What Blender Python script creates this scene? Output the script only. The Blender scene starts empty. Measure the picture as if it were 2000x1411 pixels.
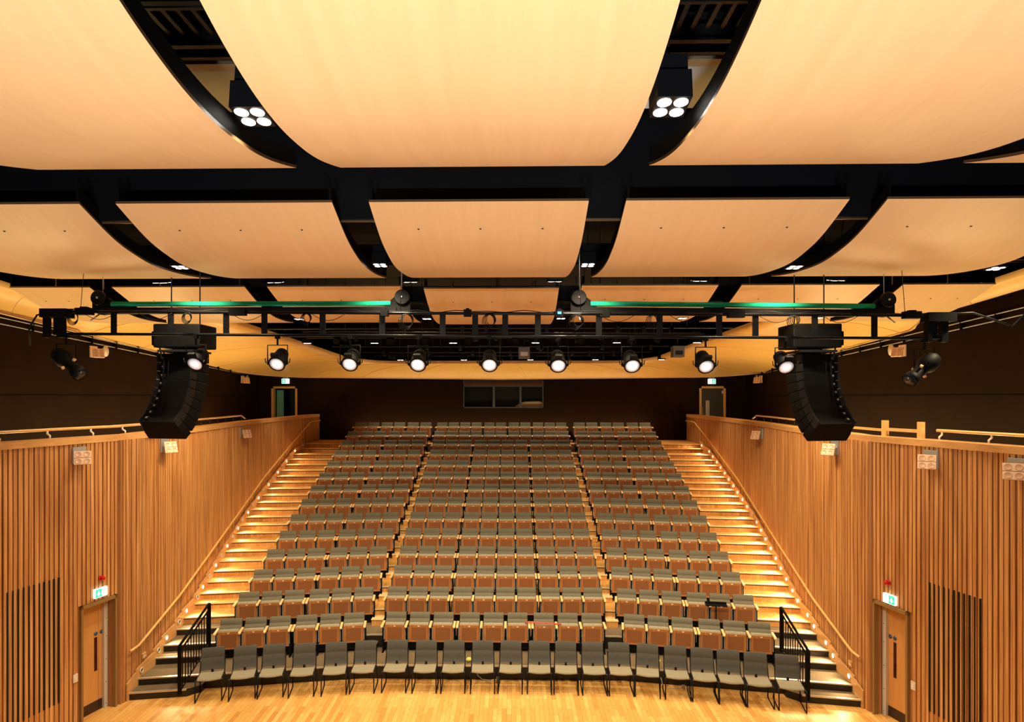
import bpy, math, random
from mathutils import Vector, Matrix
random.seed(7)
SC = bpy.context.scene
COL = SC.collection
R = math.radians
PI = math.pi

# ------------------------------------------------------------------ helpers
class MB:
    """collects shapes, builds ONE mesh object"""
    def __init__(s): s.v = []; s.f = []; s.m = []; s.sm = []
    def add(s, vs, fs, mi=0, M=None, smooth=False):
        b = len(s.v)
        for p in vs:
            p = Vector(p)
            if M is not None: p = M @ p
            s.v.append(tuple(p))
        for f in fs: s.f.append([b + i for i in f]); s.m.append(mi); s.sm.append(smooth)
        return s
    def box(s, x0, x1, y0, y1, z0, z1, mi=0, M=None):
        vs = [(x0,y0,z0),(x1,y0,z0),(x1,y1,z0),(x0,y1,z0),(x0,y0,z1),(x1,y0,z1),(x1,y1,z1),(x0,y1,z1)]
        return s.add(vs, [(0,3,2,1),(4,5,6,7),(0,1,5,4),(1,2,6,5),(2,3,7,6),(3,0,4,7)], mi, M)
    def prism(s, poly, h0, h1, axis='z', mi=0, M=None):
        """poly: 2D points ccw; extruded along axis between h0 and h1"""
        def P(a, b, h):
            return {'z': (a,b,h), 'x': (h,a,b), 'y': (a,h,b)}[axis]
        n = len(poly)
        vs = [P(a,b,h0) for a,b in poly] + [P(a,b,h1) for a,b in poly]
        fs = [tuple(range(n))[::-1], tuple(range(n, 2*n))] + [(i,(i+1)%n,n+(i+1)%n,n+i) for i in range(n)]
        return s.add(vs, fs, mi, M)
    def tube(s, pts, r, n=8, mi=0, M=None, cap=True, closed=False):
        pts = [Vector(p) for p in pts]
        k = len(pts); vs = []; fs = []
        up = Vector((0,0,1))
        prev = None
        for i, p in enumerate(pts):
            if closed: t = (pts[(i+1) % k] - pts[i-1])
            else: t = pts[min(i+1,k-1)] - pts[max(i-1,0)]
            t = t.normalized() if t.length > 1e-9 else Vector((0,1,0))
            if prev is None:
                a = up.cross(t)
                if a.length < 1e-3: a = Vector((1,0,0)).cross(t)
            else: a = prev - t * prev.dot(t)
            a.normalize(); prev = a; b = t.cross(a)
            for j in range(n):
                an = 2*PI*j/n
                vs.append(p + (a*math.cos(an) + b*math.sin(an))*r)
        rng = k if closed else k-1
        for i in range(rng):
            for j in range(n):
                i2 = (i+1) % k
                fs.append((i*n+j, i*n+(j+1)%n, i2*n+(j+1)%n, i2*n+j))
        if cap and not closed:
            fs.append(tuple(range(n))[::-1]); fs.append(tuple((k-1)*n+j for j in range(n)))
        return s.add(vs, fs, mi, M, True)
    def lathe(s, prof, n=20, mi=0, M=None, smooth=True, caps=True):
        """prof: (r, z) list, turned about local z"""
        vs = []; fs = []
        for r, z in prof:
            for j in range(n):
                a = 2*PI*j/n; vs.append((r*math.cos(a), r*math.sin(a), z))
        for i in range(len(prof)-1):
            for j in range(n):
                fs.append((i*n+j, i*n+(j+1)%n, (i+1)*n+(j+1)%n, (i+1)*n+j))
        if caps and prof[0][0] > 1e-6: fs.append(tuple(range(n))[::-1])
        if caps and prof[-1][0] > 1e-6: fs.append(tuple((len(prof)-1)*n+j for j in range(n)))
        return s.add(vs, fs, mi, M, smooth)
    def grid(s, rows, mi=0, M=None, smooth=True, flip=False):
        n = len(rows[0]); vs = [p for r in rows for p in r]; fs = []
        for i in range(len(rows)-1):
            for j in range(n-1):
                q = (i*n+j, i*n+j+1, (i+1)*n+j+1, (i+1)*n+j)
                fs.append(q[::-1] if flip else q)
        return s.add(vs, fs, mi, M, smooth)
    def mesh(s, name, mats):
        me = bpy.data.meshes.new(name)
        me.from_pydata(s.v, [], s.f)
        if not isinstance(mats, (list, tuple)): mats = [mats]
        for m in mats: me.materials.append(m)
        me.polygons.foreach_set('material_index', s.m)
        me.polygons.foreach_set('use_smooth', s.sm)
        me.update()
        return me
    def build(s, name, mats, parent=None, **kw):
        o = bpy.data.objects.new(name, s.mesh(name, mats)); COL.objects.link(o)
        if parent is not None: o.parent = parent
        return o

def bevel(o, w=.004, seg=2, ang=40):
    m = o.modifiers.new('bev', 'BEVEL'); m.width = w; m.segments = seg
    m.limit_method = 'ANGLE'; m.angle_limit = R(ang)
    return o
def tag(o, label=None, cat=None, group=None, kind=None):
    if label: o['label'] = label
    if cat: o['category'] = cat
    if group: o['group'] = group
    if kind: o['kind'] = kind
    return o
def empty(name, loc, rz=0, label=None, cat=None, group=None, kind=None):
    o = bpy.data.objects.new(name, None); COL.objects.link(o)
    o.empty_display_size = .1
    o.location = loc; o.rotation_euler = (0,0,rz)
    return tag(o, label, cat, group, kind)
def inst(name, me, parent, loc=(0,0,0), rot=(0,0,0), scale=(1,1,1)):
    o = bpy.data.objects.new(name, me); COL.objects.link(o); o.parent = parent
    o.location = loc; o.rotation_euler = rot; o.scale = scale
    return o
def copy_tree(o, parent=None):
    c = o.copy(); COL.objects.link(c); c.parent = parent
    for ch in list(o.children): copy_tree(ch, c)
    return c
def struct(mb, name, mats): return tag(mb.build(name, mats), kind='structure')
ORD = ['zeroth','first','second','third','fourth','fifth','sixth','seventh','eighth','ninth','tenth','eleventh','twelfth','thirteenth','fourteenth','fifteenth','sixteenth','seventeenth','eighteenth','nineteenth','twentieth','twenty-first','twenty-second','twenty-third','twenty-fourth','twenty-fifth','twenty-sixth','twenty-seventh','twenty-eighth']

# ------------------------------------------------------------------ materials
def newmat(name):
    m = bpy.data.materials.new(name); m.use_nodes = True
    nt = m.node_tree; b = nt.nodes['Principled BSDF']
    return m, nt, b
def N(nt, typ, **kw):
    n = nt.nodes.new(typ)
    for k, v in kw.items(): setattr(n, k, v)
    return n
def simple(name, col, rough=.5, metal=0, noise=0, nscale=20, emis=None, estr=0, bump=0, bscale=200, spec=None):
    m, nt, b = newmat(name)
    b.inputs['Base Color'].default_value = (*col, 1)
    b.inputs['Roughness'].default_value = rough; b.inputs['Metallic'].default_value = metal
    if spec is not None: b.inputs['Specular IOR Level'].default_value = spec
    if noise or bump: tc = N(nt, 'ShaderNodeTexCoord')
    if noise:
        t = N(nt, 'ShaderNodeTexNoise'); t.inputs['Scale'].default_value = nscale; t.inputs['Detail'].default_value = 4
        nt.links.new(tc.outputs['Object'], t.inputs['Vector'])
        r = N(nt, 'ShaderNodeValToRGB')
        r.color_ramp.elements[0].color = (*[c*(1-noise) for c in col],1); r.color_ramp.elements[1].color = (*[min(1,c*(1+noise)) for c in col],1)
        r.color_ramp.elements[0].position = .3; r.color_ramp.elements[1].position = .7
        nt.links.new(t.outputs['Fac'], r.inputs['Fac']); nt.links.new(r.outputs['Color'], b.inputs['Base Color'])
    if bump:
        t = N(nt, 'ShaderNodeTexNoise'); t.inputs['Scale'].default_value = bscale
        nt.links.new(tc.outputs['Object'], t.inputs['Vector'])
        bp = N(nt, 'ShaderNodeBump'); bp.inputs['Strength'].default_value = bump; bp.inputs['Distance'].default_value = .003
        nt.links.new(t.outputs['Fac'], bp.inputs['Height']); nt.links.new(bp.outputs['Normal'], b.inputs['Normal'])
    if emis:
        b.inputs['Emission Color'].default_value = (*emis,1); b.inputs['Emission Strength'].default_value = estr
    return m
def wood(name, c0, c1, scale=(8,8,.6), rough=.45, nsc=3, bump=.1, c2=None):
    """grain streaks run along the axis with the small scale factor"""
    m, nt, b = newmat(name)
    tc = N(nt, 'ShaderNodeTexCoord'); mp = N(nt, 'ShaderNodeMapping')
    mp.inputs['Scale'].default_value = scale
    nt.links.new(tc.outputs['Object'], mp.inputs['Vector'])
    t = N(nt, 'ShaderNodeTexNoise'); t.inputs['Scale'].default_value = nsc; t.inputs['Detail'].default_value = 6; t.inputs['Roughness'].default_value = .65
    nt.links.new(mp.outputs['Vector'], t.inputs['Vector'])
    r = N(nt, 'ShaderNodeValToRGB')
    r.color_ramp.elements[0].position = .32; r.color_ramp.elements[1].position = .68
    r.color_ramp.elements[0].color = (*c0,1); r.color_ramp.elements[1].color = (*c1,1)
    if c2: e = r.color_ramp.elements.new(.5); e.color = (*c2,1)
    nt.links.new(t.outputs['Fac'], r.inputs['Fac']); nt.links.new(r.outputs['Color'], b.inputs['Base Color'])
    b.inputs['Roughness'].default_value = rough
    if bump:
        bp = N(nt, 'ShaderNodeBump'); bp.inputs['Strength'].default_value = bump; bp.inputs['Distance'].default_value = .002
        nt.links.new(t.outputs['Fac'], bp.inputs['Height']); nt.links.new(bp.outputs['Normal'], b.inputs['Normal'])
    return m
def blocks(name, cols, bw, bh, rough=.35, vertical=False, rot=0, mortar=.004, gapcol=(.08,.035,.01)):
    """wood laid in strips: brick pattern with a random tone for every block"""
    m, nt, b = newmat(name)
    tc = N(nt, 'ShaderNodeTexCoord'); mp = N(nt, 'ShaderNodeMapping')
    if vertical: mp.inputs['Rotation'].default_value = (R(90), 0, 0)
    mp2 = N(nt, 'ShaderNodeMapping'); mp2.inputs['Rotation'].default_value = (0,0,rot)
    nt.links.new(tc.outputs['Object'], mp.inputs['Vector']); nt.links.new(mp.outputs['Vector'], mp2.inputs['Vector'])
    br = N(nt, 'ShaderNodeTexBrick'); br.offset = .37; br.offset_frequency = 2
    br.inputs['Scale'].default_value = 1; br.inputs['Brick Width'].default_value = bw; br.inputs['Row Height'].default_value = bh
    br.inputs['Mortar Size'].default_value = mortar; br.inputs['Mortar Smooth'].default_value = .2
    br.inputs['Color1'].default_value = (0,0,0,1); br.inputs['Color2'].default_value = (1,1,1,1); br.inputs['Mortar'].default_value = (.5,.5,.5,1)
    nt.links.new(mp2.outputs['Vector'], br.inputs['Vector'])
    r = N(nt, 'ShaderNodeValToRGB')
    k = len(cols)
    r.color_ramp.elements[0].color = (*cols[0],1); r.color_ramp.elements[1].color = (*cols[-1],1)
    for i, c in enumerate(cols[1:-1], 1): e = r.color_ramp.elements.new(i/(k-1)); e.color = (*c,1)
    nt.links.new(br.outputs['Color'], r.inputs['Fac'])
    t = N(nt, 'ShaderNodeTexNoise'); t.inputs['Scale'].default_value = 5; t.inputs['Detail'].default_value = 5
    mp3 = N(nt, 'ShaderNodeMapping'); mp3.inputs['Scale'].default_value = (1.5,14,14)
    nt.links.new(mp2.outputs['Vector'], mp3.inputs['Vector']); nt.links.new(mp3.outputs['Vector'], t.inputs['Vector'])
    mx = N(nt, 'ShaderNodeMix', data_type='RGBA', blend_type='OVERLAY'); mx.inputs['Factor'].default_value = .45
    nt.links.new(r.outputs['Color'], mx.inputs[6]); nt.links.new(t.outputs['Fac'], mx.inputs[7])
    mx2 = N(nt, 'ShaderNodeMix', data_type='RGBA'); nt.links.new(br.outputs['Fac'], mx2.inputs['Factor'])
    nt.links.new(mx.outputs[2], mx2.inputs[6]); mx2.inputs[7].default_value = (*gapcol,1)
    nt.links.new(mx2.outputs[2], b.inputs['Base Color'])
    b.inputs['Roughness'].default_value = rough
    return m

M = {}
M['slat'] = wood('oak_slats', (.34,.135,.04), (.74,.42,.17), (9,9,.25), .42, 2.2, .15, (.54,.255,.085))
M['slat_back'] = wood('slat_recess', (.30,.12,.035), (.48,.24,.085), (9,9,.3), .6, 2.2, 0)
M['cap'] = wood('oak_cap', (.55,.28,.09), (.72,.40,.15), (6,.5,8), .35, 2, .05)
M['oakfloor'] = blocks('oak_block_floor', [(.58,.27,.06),(.76,.43,.12),(.68,.35,.085),(.82,.50,.16),(.72,.39,.10)], .62, .09, .42, rot=R(90), mortar=.0016)
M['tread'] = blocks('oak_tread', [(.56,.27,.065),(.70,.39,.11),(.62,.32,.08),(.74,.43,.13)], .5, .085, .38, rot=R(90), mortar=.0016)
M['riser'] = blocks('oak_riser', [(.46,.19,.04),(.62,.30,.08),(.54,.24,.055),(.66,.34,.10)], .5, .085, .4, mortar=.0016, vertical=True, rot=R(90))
M['carpet'] = simple('brown_carpet', (.15,.105,.055), .95, 0, .35, 60, bump=.6, bscale=300)
M['blackriser'] = simple('black_riser', (.012,.008,.006), .45)
M['nosing'] = simple('aluminium_nosing', (.62,.56,.45), .35, .6)
M['woodnosing'] = simple('pale_nosing', (.75,.52,.26), .35)
M['noseshade'] = simple('nosing_shade', (.02,.012,.006), .8)  # colour of the painted shadow strip under the nosings
M['panel'] = wood('birch_veneer', (.70,.455,.225), (.75,.50,.255), (3,3,3), .42, 1.2, 0, (.725,.478,.24))
# veneer grain runs front to back
M['panel'].node_tree.nodes['Mapping'].inputs['Scale'].default_value = (7,.35,.5)
M['shell'] = wood('birch_shell', (.84,.50,.14), (.90,.56,.18), (2,2,2), .4, .8, .0)
M['paneledge'] = simple('panel_edge', (.10,.06,.03), .35)
M['black'] = simple('black_paint', (.0025,.0025,.0025), .6, spec=.1)
M['blackgloss'] = simple('black_gloss', (.005,.0055,.007), .35, spec=.15)
M['void'] = simple('black_void', (.004,.004,.004), .9)
M['steel'] = simple('bright_steel', (.6,.62,.65), .3, .9)
M['dullpipe'] = simple('dark_pipe', (.02,.02,.022), .35, .5, spec=.3)
M['darkwall'] = simple('dark_wall', (.013,.0045,.0014), .65, 0, .2, 1.5, spec=.08)
M['fabric'] = simple('grey_fabric', (.115,.105,.072), .9, 0, .18, 45, bump=.4, bscale=500)
M['fabric_lit'] = simple('grey_fabric_lit', (.26,.235,.16), .9, 0, .15, 45, bump=.4, bscale=500)  # same fabric as the backs, lightened to paint in light from above
M['chairfab'] = simple('charcoal_chair_fabric', (.058,.057,.050), .9, 0, .15, 45, bump=.4, bscale=500)
M['pan'] = wood('cherry_ply', (.33,.120,.032), (.47,.195,.062), (7,7,1), .4, 3, 0)
M['panperf'] = wood('cherry_ply_perforated', (.19,.068,.022), (.29,.108,.036), (60,60,60), .5, 3, 0)
M['arm'] = simple('beech_arm', (.80,.50,.20), .35, 0, .08, 20)
M['plate'] = simple('white_plate', (.8,.78,.72), .35)
M['chrome'] = simple('chrome', (.75,.75,.76), .2, 1)
M['white'] = simple('white_plastic', (.72,.66,.58), .45)
M['floodface'] = simple('flood_face', (.74,.50,.33), .4)
M['floodlens'] = simple('flood_lens', (.60,.36,.22), .25)
M['greysteel'] = simple('grey_steel', (.42,.44,.46), .4, .5)
M['lamp'] = simple('lamp_lens', (1,1,1), .3, emis=(1,.93,.82), estr=9)
M['lampmid'] = simple('lamp_lens_mid', (1,1,1), .3, emis=(1,.93,.86), estr=2.2)
M['lenssheen'] = simple('lens_sheen', (.8,.8,.85), .25, emis=(.95,.9,.95), estr=.38)  # weak emission imitates light reflected in the spotlight lenses
M['steplamp'] = simple('step_lamp_lens', (1,1,1), .3, emis=(1,.8,.5), estr=14)
M['glassdark'] = simple('dark_lens', (.02,.02,.02), .08)
M['exitwhite'] = simple('exit_white', (.9,.95,.9), .4, emis=(.85,1,.95), estr=1.5)
M['exitgreen'] = simple('exit_green', (.02,.5,.3), .4, emis=(.03,.62,.36), estr=.9)
M['red'] = simple('red_lens', (.55,.01,.01), .15)
M['green'] = simple('green_tube', (.015,.45,.27), .9, spec=.1)
M['doorwood'] = wood('beech_door', (.60,.29,.085), (.68,.35,.115), (6,6,.5), .35, 2, 0)
M['jamb'] = simple('olive_jamb', (.28,.16,.055), .5)
M['strip'] = simple('pale_strip', (.62,.58,.56), .4)
M['kick'] = simple('brown_kick', (.035,.015,.008), .4)
M['discblue'] = simple('blue_disc', (.03,.10,.20), .3)
M['slotglass'] = simple('dark_red_glass', (.06,.012,.006), .1)
M['teal'] = simple('teal_curtain', (.12,.42,.50), .6)
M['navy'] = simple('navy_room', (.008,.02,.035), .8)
M['duct'] = simple('pale_duct', (.62,.80,.98), .35)
M['ductbeam'] = simple('cream_beam', (.75,.66,.45), .5)
M['greyglass'] = simple('booth_glass', (.012,.015,.016), .06)
M['boothgrey'] = simple('booth_frame', (.05,.055,.055), .4)
M['boothbrown'] = simple('booth_brown', (.10,.045,.02), .6)
M['cloth'] = simple('beige_cloth', (.28,.22,.15), .9)
M['handrail'] = wood('oak_handrail', (.70,.40,.13), (.80,.50,.18), (3,3,3), .3, 2, 0)
M['yellow'] = simple('lemon_skin', (.65,.62,.12), .4, 0, .2, 30)
M['redtape'] = simple('red_strap', (.75,.05,.04), .5)
M['blueled'] = simple('blue_display', (.05,.2,.4), .3, emis=(.05,.35,.7), estr=1)
M['projector'] = simple('grey_projector', (.16,.16,.14), .5)

# ------------------------------------------------------------------ layout numbers (metres; stage floor z=0, y away from the camera)
X0 = -.41                         # centre line of the hall
YR = {1:14.2,2:15.12,3:15.95,4:16.77,5:17.65,6:18.5,7:19.4,8:20.25,9:21.1,10:22.0,11:22.9,12:23.77,13:24.65,14:25.6}
def slope(k): return 0.0 if k == 14 else .17-.006*k
def lvl(k): return .3*k if k < 14 else 4.2
def edge(k, x):
    d = max(0, abs(x-X0)-2.8); off = .97 if k < 14 else 1.0
    return YR[k] - off - slope(k)*d
def lerp(pts, y):
    if y <= pts[0][0]: return pts[0][1]
    for (a,b),(c,d) in zip(pts, pts[1:]):
        if y <= c: return b+(d-b)*(y-a)/(c-a)
    return pts[-1][1]
HW = [(8.0,8.55),(8.4,8.4),(10.0,7.95),(12.0,7.4),(12.02,7.33),(15,7.38),(18.5,7.78),(22,7.93),(27,8.0)]
def hw(y): return lerp(HW, y)
def wallpt(side, y, off=0.0):
    """point on the slatted wall; off = distance into the hall"""
    e = .02
    t = Vector((side*(hw(y+e)-hw(y-e)), 2*e, 0)).normalized()
    n = Vector((-side*t.y, side*t.x, 0))
    n = n if n.x*side < 0 else -n
    return Vector((X0+side*hw(y), y, 0)) + n*off, t, n
def wallM(side, y, z, off=0.0):
    """local frame on the wall: x along wall away from stage, y into wall, z up"""
    p, t, n = wallpt(side, y, off)
    p.z = z
    m = Matrix((( t.x, -n.x, 0, p.x), (t.y, -n.y, 0, p.y), (0,0,1,p.z), (0,0,0,1)))
    return m
def edge_wall(k, side):
    x = X0+side*7.6; y = edge(k, x)
    for _ in range(4): y = edge(k, X0+side*hw(y))
    return y

# ------------------------------------------------------------------ setting: floor, tiers, walls, ceiling
mb = MB(); mb.box(-13, 12.5, -6, 27.3, -.3, 0); struct(mb, 'floor', M['oakfloor'])
def tier_poly(k, front=0, back=None):
    ys = []; xs = [-1,-.999]
    L = edge_wall(k,-1); Rr = edge_wall(k,1)
    return [(X0-hw(L)-.02, L), (X0-2.8, edge(k,X0-2.8)), (X0+2.8, edge(k,X0+2.8)), (X0+hw(Rr)+.02, Rr)]
for k in range(1, 15):
    fr = tier_poly(k)
    if k < 14: bk = [(x, y+.08) for x, y in tier_poly(k+1)]
    else: bk = [(X0-11.2, 27.1), (X0-2.8, 27.1), (X0+2.8, 27.1), (X0+11.2, 27.1)]
    if k == 14: fr = [(X0-8.0, fr[0][1]), fr[1], fr[2], (X0+8.0, fr[3][1])]
    poly = fr + bk[::-1]
    h = lvl(k); h0 = h-.32 if k > 1 else 0
    mb = MB(); n = len(poly)
    vs = [(x,y,h0) for x,y in poly] + [(x,y,h) for x,y in poly]
    mb.add(vs, [tuple(range(n))[::-1]], 1); mb.add(vs, [tuple(range(n,2*n))], 0)
    mb.add(vs, [(i,(i+1)%n,n+(i+1)%n,n+i) for i in range(n)], 1)
    # nosing strip along the front edge, with its shadow painted as a dark strip below
    a = [Vector((x,y,0)) for x,y in fr]
    for p, q in zip(a, a[1:]):
        d = (q-p).normalized(); nn = Vector((d.y,-d.x,0))
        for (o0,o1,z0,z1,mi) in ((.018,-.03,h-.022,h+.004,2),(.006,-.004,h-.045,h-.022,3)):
            A = p+nn*o0; B = q+nn*o0; Cc = q+nn*o1; Dd = p+nn*o1
            vv = [(v.x,v.y,z0) for v in (A,B,Cc,Dd)] + [(v.x,v.y,z1) for v in (A,B,Cc,Dd)]
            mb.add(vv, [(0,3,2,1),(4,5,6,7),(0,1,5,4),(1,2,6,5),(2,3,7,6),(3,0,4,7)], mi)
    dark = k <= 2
    struct(mb, 'floor', [M['carpet'] if dark else M['tread'], M['blackriser'] if dark else M['riser'], M['nosing'] if dark else M['woodnosing'], M['noseshade']])

# half steps of the two side stairs
NY = {}                                            # y of every nosing at the wall, by level
for side in (-1, 1):
    sname = 'left' if side < 0 else 'right'
    for k in range(1, 15):
        ye = edge_wall(k, side); NY[(side,2*k)] = ye
        d = .31 if k <= 4 else .44
        lev = .15*(2*k-1); NY[(side,2*k-1)] = ye-d
        xo = X0+side*(hw(ye-d)-.005); xi = X0+side*(6.12 if k > 1 else 6.2)
        def yy(x): return edge(k, x)
        s_ = slope(k)
        A = (xo, edge(k,xo)-d); B = (xi, edge(k,xi)-d)
        if k == 14: B = (X0+side*6.35, edge(k,xi)-d)
        Cc = (B[0], edge(k,B[0])+.02); Dd = (xo, edge(k,xo)+.02)
        poly = [A,B,Cc,Dd] if side < 0 else [B,A,Dd,Cc]
        if k == 1: poly = [A,(xi-side*-.0,B[1]),(xi-side*.22,B[1]+.2),(xi-side*.22,Cc[1]),Dd] if side < 0 else [(xi-side*.22,B[1]+.2),(xi,B[1]),A,Dd,(xi-side*.22,Cc[1])]
        mb = MB(); n = len(poly)
        vs = [(x,y,max(0,lev-.17)) for x,y in poly] + [(x,y,lev) for x,y in poly]
        mb.add(vs, [tuple(range(n))[::-1]], 1); mb.add(vs, [tuple(range(n,2*n))], 0)
        mb.add(vs, [(i,(i+1)%n,n+(i+1)%n,n+i) for i in range(n)], 1)
        p, q = (Vector((*poly[0],0)), Vector((*poly[1],0)))
        if k == 1: p, q = (Vector((*A,0)), Vector((*B,0))) if side < 0 else (Vector((*B,0)), Vector((*A,0)))
        dd = (q-p).normalized(); nn = Vector((dd.y,-dd.x,0))
        for (o0,o1,z0,z1,mi) in ((.018,-.03,lev-.022,lev+.004,2),(.006,-.004,lev-.045,lev-.022,3)):  # nosing, then a dark strip painting its shadow on the riser
            vv = [(v.x,v.y,z0) for v in (p+nn*o0,q+nn*o0,q+nn*o1,p+nn*o1)] + [(v.x,v.y,z1) for v in (p+nn*o0,q+nn*o0,q+nn*o1,p+nn*o1)]
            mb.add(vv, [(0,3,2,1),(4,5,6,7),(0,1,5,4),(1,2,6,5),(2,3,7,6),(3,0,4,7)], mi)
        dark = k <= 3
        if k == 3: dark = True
        o = mb.build('stair_step', [M['carpet'] if dark else M['tread'], M['blackriser'] if dark else M['riser'], M['nosing'] if dark else M['woodnosing'], M['noseshade']])
        tag(o, '%s half step of the %s side stair, %s counting up from the stage' % ('black carpeted' if dark else 'oak', sname, ORD[k]), 'step', 'half steps of the %s side stair' % sname)

# small half steps in the two narrow aisles between seat blocks
for side in (-1, 1):
    for k in range(2, 15):
        if k == 14: continue
        x = X0+side*2.81; ye = edge(k, x)
        lev = .3*k-.15
        mb = MB(); mb.box(x-.135, x+.135, ye-.30, ye-.006, lev-.15, lev-.012, 1); mb.box(x-.145, x+.145, ye-.315, ye-.006, lev-.012, lev+.006, 0)
        dark = k <= 2
        o = mb.build('aisle_step', [M['carpet'] if dark else M['woodnosing'], M['blackriser'] if dark else M['riser']])
        tag(o, 'small %s box step in the %s seating aisle, in front of the %s row' % ('dark' if dark else 'pale wooden', 'left' if side < 0 else 'right', ORD[k]), 'step', 'box steps in the %s aisle' % ('left' if side < 0 else 'right'))

# slatted side walls
DOOR = (11.27, 11.94, 2.16)                        # door opening along the wall (y from, y to, head height)
CAPZ = 5.235
for side, sname in ((-1,'left'),(1,'right')):
    mb = MB(); TH = .03
    ys = [8.0,8.4,10.0,DOOR[0],DOOR[1],12.0,12.02,15,18.5,22,26.55]
    for a, b in zip(ys, ys[1:]):
        z0 = DOOR[2] if (a, b) == (DOOR[0], DOOR[1]) else 0
        pa = (X0+side*hw(a), a); pb = (X0+side*hw(b), b)
        wq = [(pa[0],pa[1],z0),(pb[0],pb[1],z0),(pb[0],pb[1],CAPZ),(pa[0],pa[1],CAPZ)]
        o_ = [(v[0]+side*.10, v[1], v[2]) for v in wq]
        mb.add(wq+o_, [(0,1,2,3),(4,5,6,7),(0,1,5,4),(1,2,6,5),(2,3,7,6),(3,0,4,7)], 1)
    y = 8.02; rnd = random.Random(5+side)
    while y < 26.5:
        wide = y < 12.0
        wv = rnd.choice([.060,.066,.054]) if wide else rnd.choice([.024,.03,.036,.05,.028])
        gap = .022 if wide else rnd.choice([.016,.02,.024])
        dep = rnd.choice([.028,.04,.034]) if wide else rnd.choice([.02,.03,.038])
        p, t, nrm = wallpt(side, y+wv/2, -.002)
        z0 = DOOR[2]+.05 if (y+wv > DOOR[0]-.05 and y < DOOR[1]+.07) else 0
        m_ = wallM(side, y+wv/2, 0, -.002)
        if y < 11.98 or y > 12.03: mb.box(-wv/2, wv/2, -dep, 0, z0, CAPZ-.002, 0, m_)
        y += (wv+gap)
    # end face of the wall at the landing
    p, t, nrm = wallpt(side, 26.55, 0)
    mb.box(-.0, .04, -.06, .35, 4.2, CAPZ, 0, wallM(side, 26.5, 0))
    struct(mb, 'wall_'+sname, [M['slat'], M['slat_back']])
    # cap of the parapet
    mb = MB(); rows = []
    for y in [8,8.4,9,10,11,12,13,14,15,16,17,18,19,20,21,22,23,24,25,26,26.62]:
        p0 = wallpt(side, y, .055)[0]; p1 = wallpt(side, y, -.34)[0]
        rows.append([(p0.x,p0.y,CAPZ-.01),(p0.x,p0.y,CAPZ+.105),(p1.x,p1.y,CAPZ+.105),(p1.x,p1.y,CAPZ-.01),(p0.x,p0.y,CAPZ-.01)])
    mb.grid(rows, smooth=False); n5 = len(rows)
    mb.add(rows[-1][:4], [(0,1,2,3)]); mb.add(rows[0][:4], [(3,2,1,0)])
    struct(mb, 'trim_1' if side < 0 else 'trim_2', M['cap'])
    # stepped skirting board above the stair
    mb = MB()
    for n in range(1, 28):
        y0 = NY[(side,n)]-.05; y1 = NY[(side,n+1)]-.05
        zt = .15*n
        q = []
        for (yy_, zz) in ((y0, zt-.16),(y1, zt-.02),(y1, zt+.30),(y0, zt+.20)):
            for off in (.045, .072):
                p = wallpt(side, yy_, off)[0]; q.append((p.x,p.y,zz))
        mb.add(q, [(1,3,5,7),(0,2,4,6),(0,1,7,6),(6,7,5,4),(2,3,5,4),(0,1,3,2)], 0)
    struct(mb, 'trim_3' if side < 0 else 'trim_4', M['cap'])

# dark upper walls, gallery floors
XL, XR = X0-10.75, X0+10.6
mb = MB(); mb.box(XL-.2, XL, -6, 27.3, 0, 10); struct(mb, 'wall_left', M['darkwall'])
mb = MB(); mb.box(XR, XR+.2, -6, 27.3, 0, 10); struct(mb, 'wall_right', M['darkwall'])
DL = (-10.62,-9.47); DR = (8.2,9.34)               # doors in the back wall
DH = 6.55
mb = MB(); YB = 27.0
BW = (-2.12, 1.40, 5.60, 6.83)                     # control booth window
segs = [(XL-.2, DL[0], 0, 10), (DL[0], DL[1], 0, 4.2), (DL[0], DL[1], DH, 10), (DL[1], BW[0], 0, 10), (BW[0], BW[1], 0, BW[2]), (BW[0], BW[1], BW[3], 10),
        (BW[1], DR[0], 0, 10), (DR[0], DR[1], 0, 4.2), (DR[0], DR[1], DH, 10), (DR[1], XR+.2, 0, 10)]
for a,b,c,d in segs: mb.box(a, b, YB, YB+.25, c, d)
struct(mb, 'wall_back', M['darkwall'])
for side, sname in ((-1,'left'),(1,'right')):
    mb = MB(); rows = []
    for y in [6,8,10,12,15,18.5,22,27]:
        xi = X0+side*(hw(y)+.1); xo = XL if side < 0 else XR
        rows.append([(xi,y,4.2),(xo,y,4.2)])
    mb.grid(rows, smooth=False, flip=side < 0)
    rows = [[(a[0][0],a[0][1],4.05),(a[1][0],a[1][1],4.05)] for a in rows]
    mb.grid(rows, smooth=False); struct(mb, 'floor', M['carpet'])
mb = MB(); mb.box(XL-.2, XR+.2, -6, 27.3, 10, 10.2); struct(mb, 'ceiling', M['void'])
mb = MB(); mb.box(XL-.2, XR+.2, -6.3, -6, 0, 10); struct(mb, 'wall_front', M['darkwall'])

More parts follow.
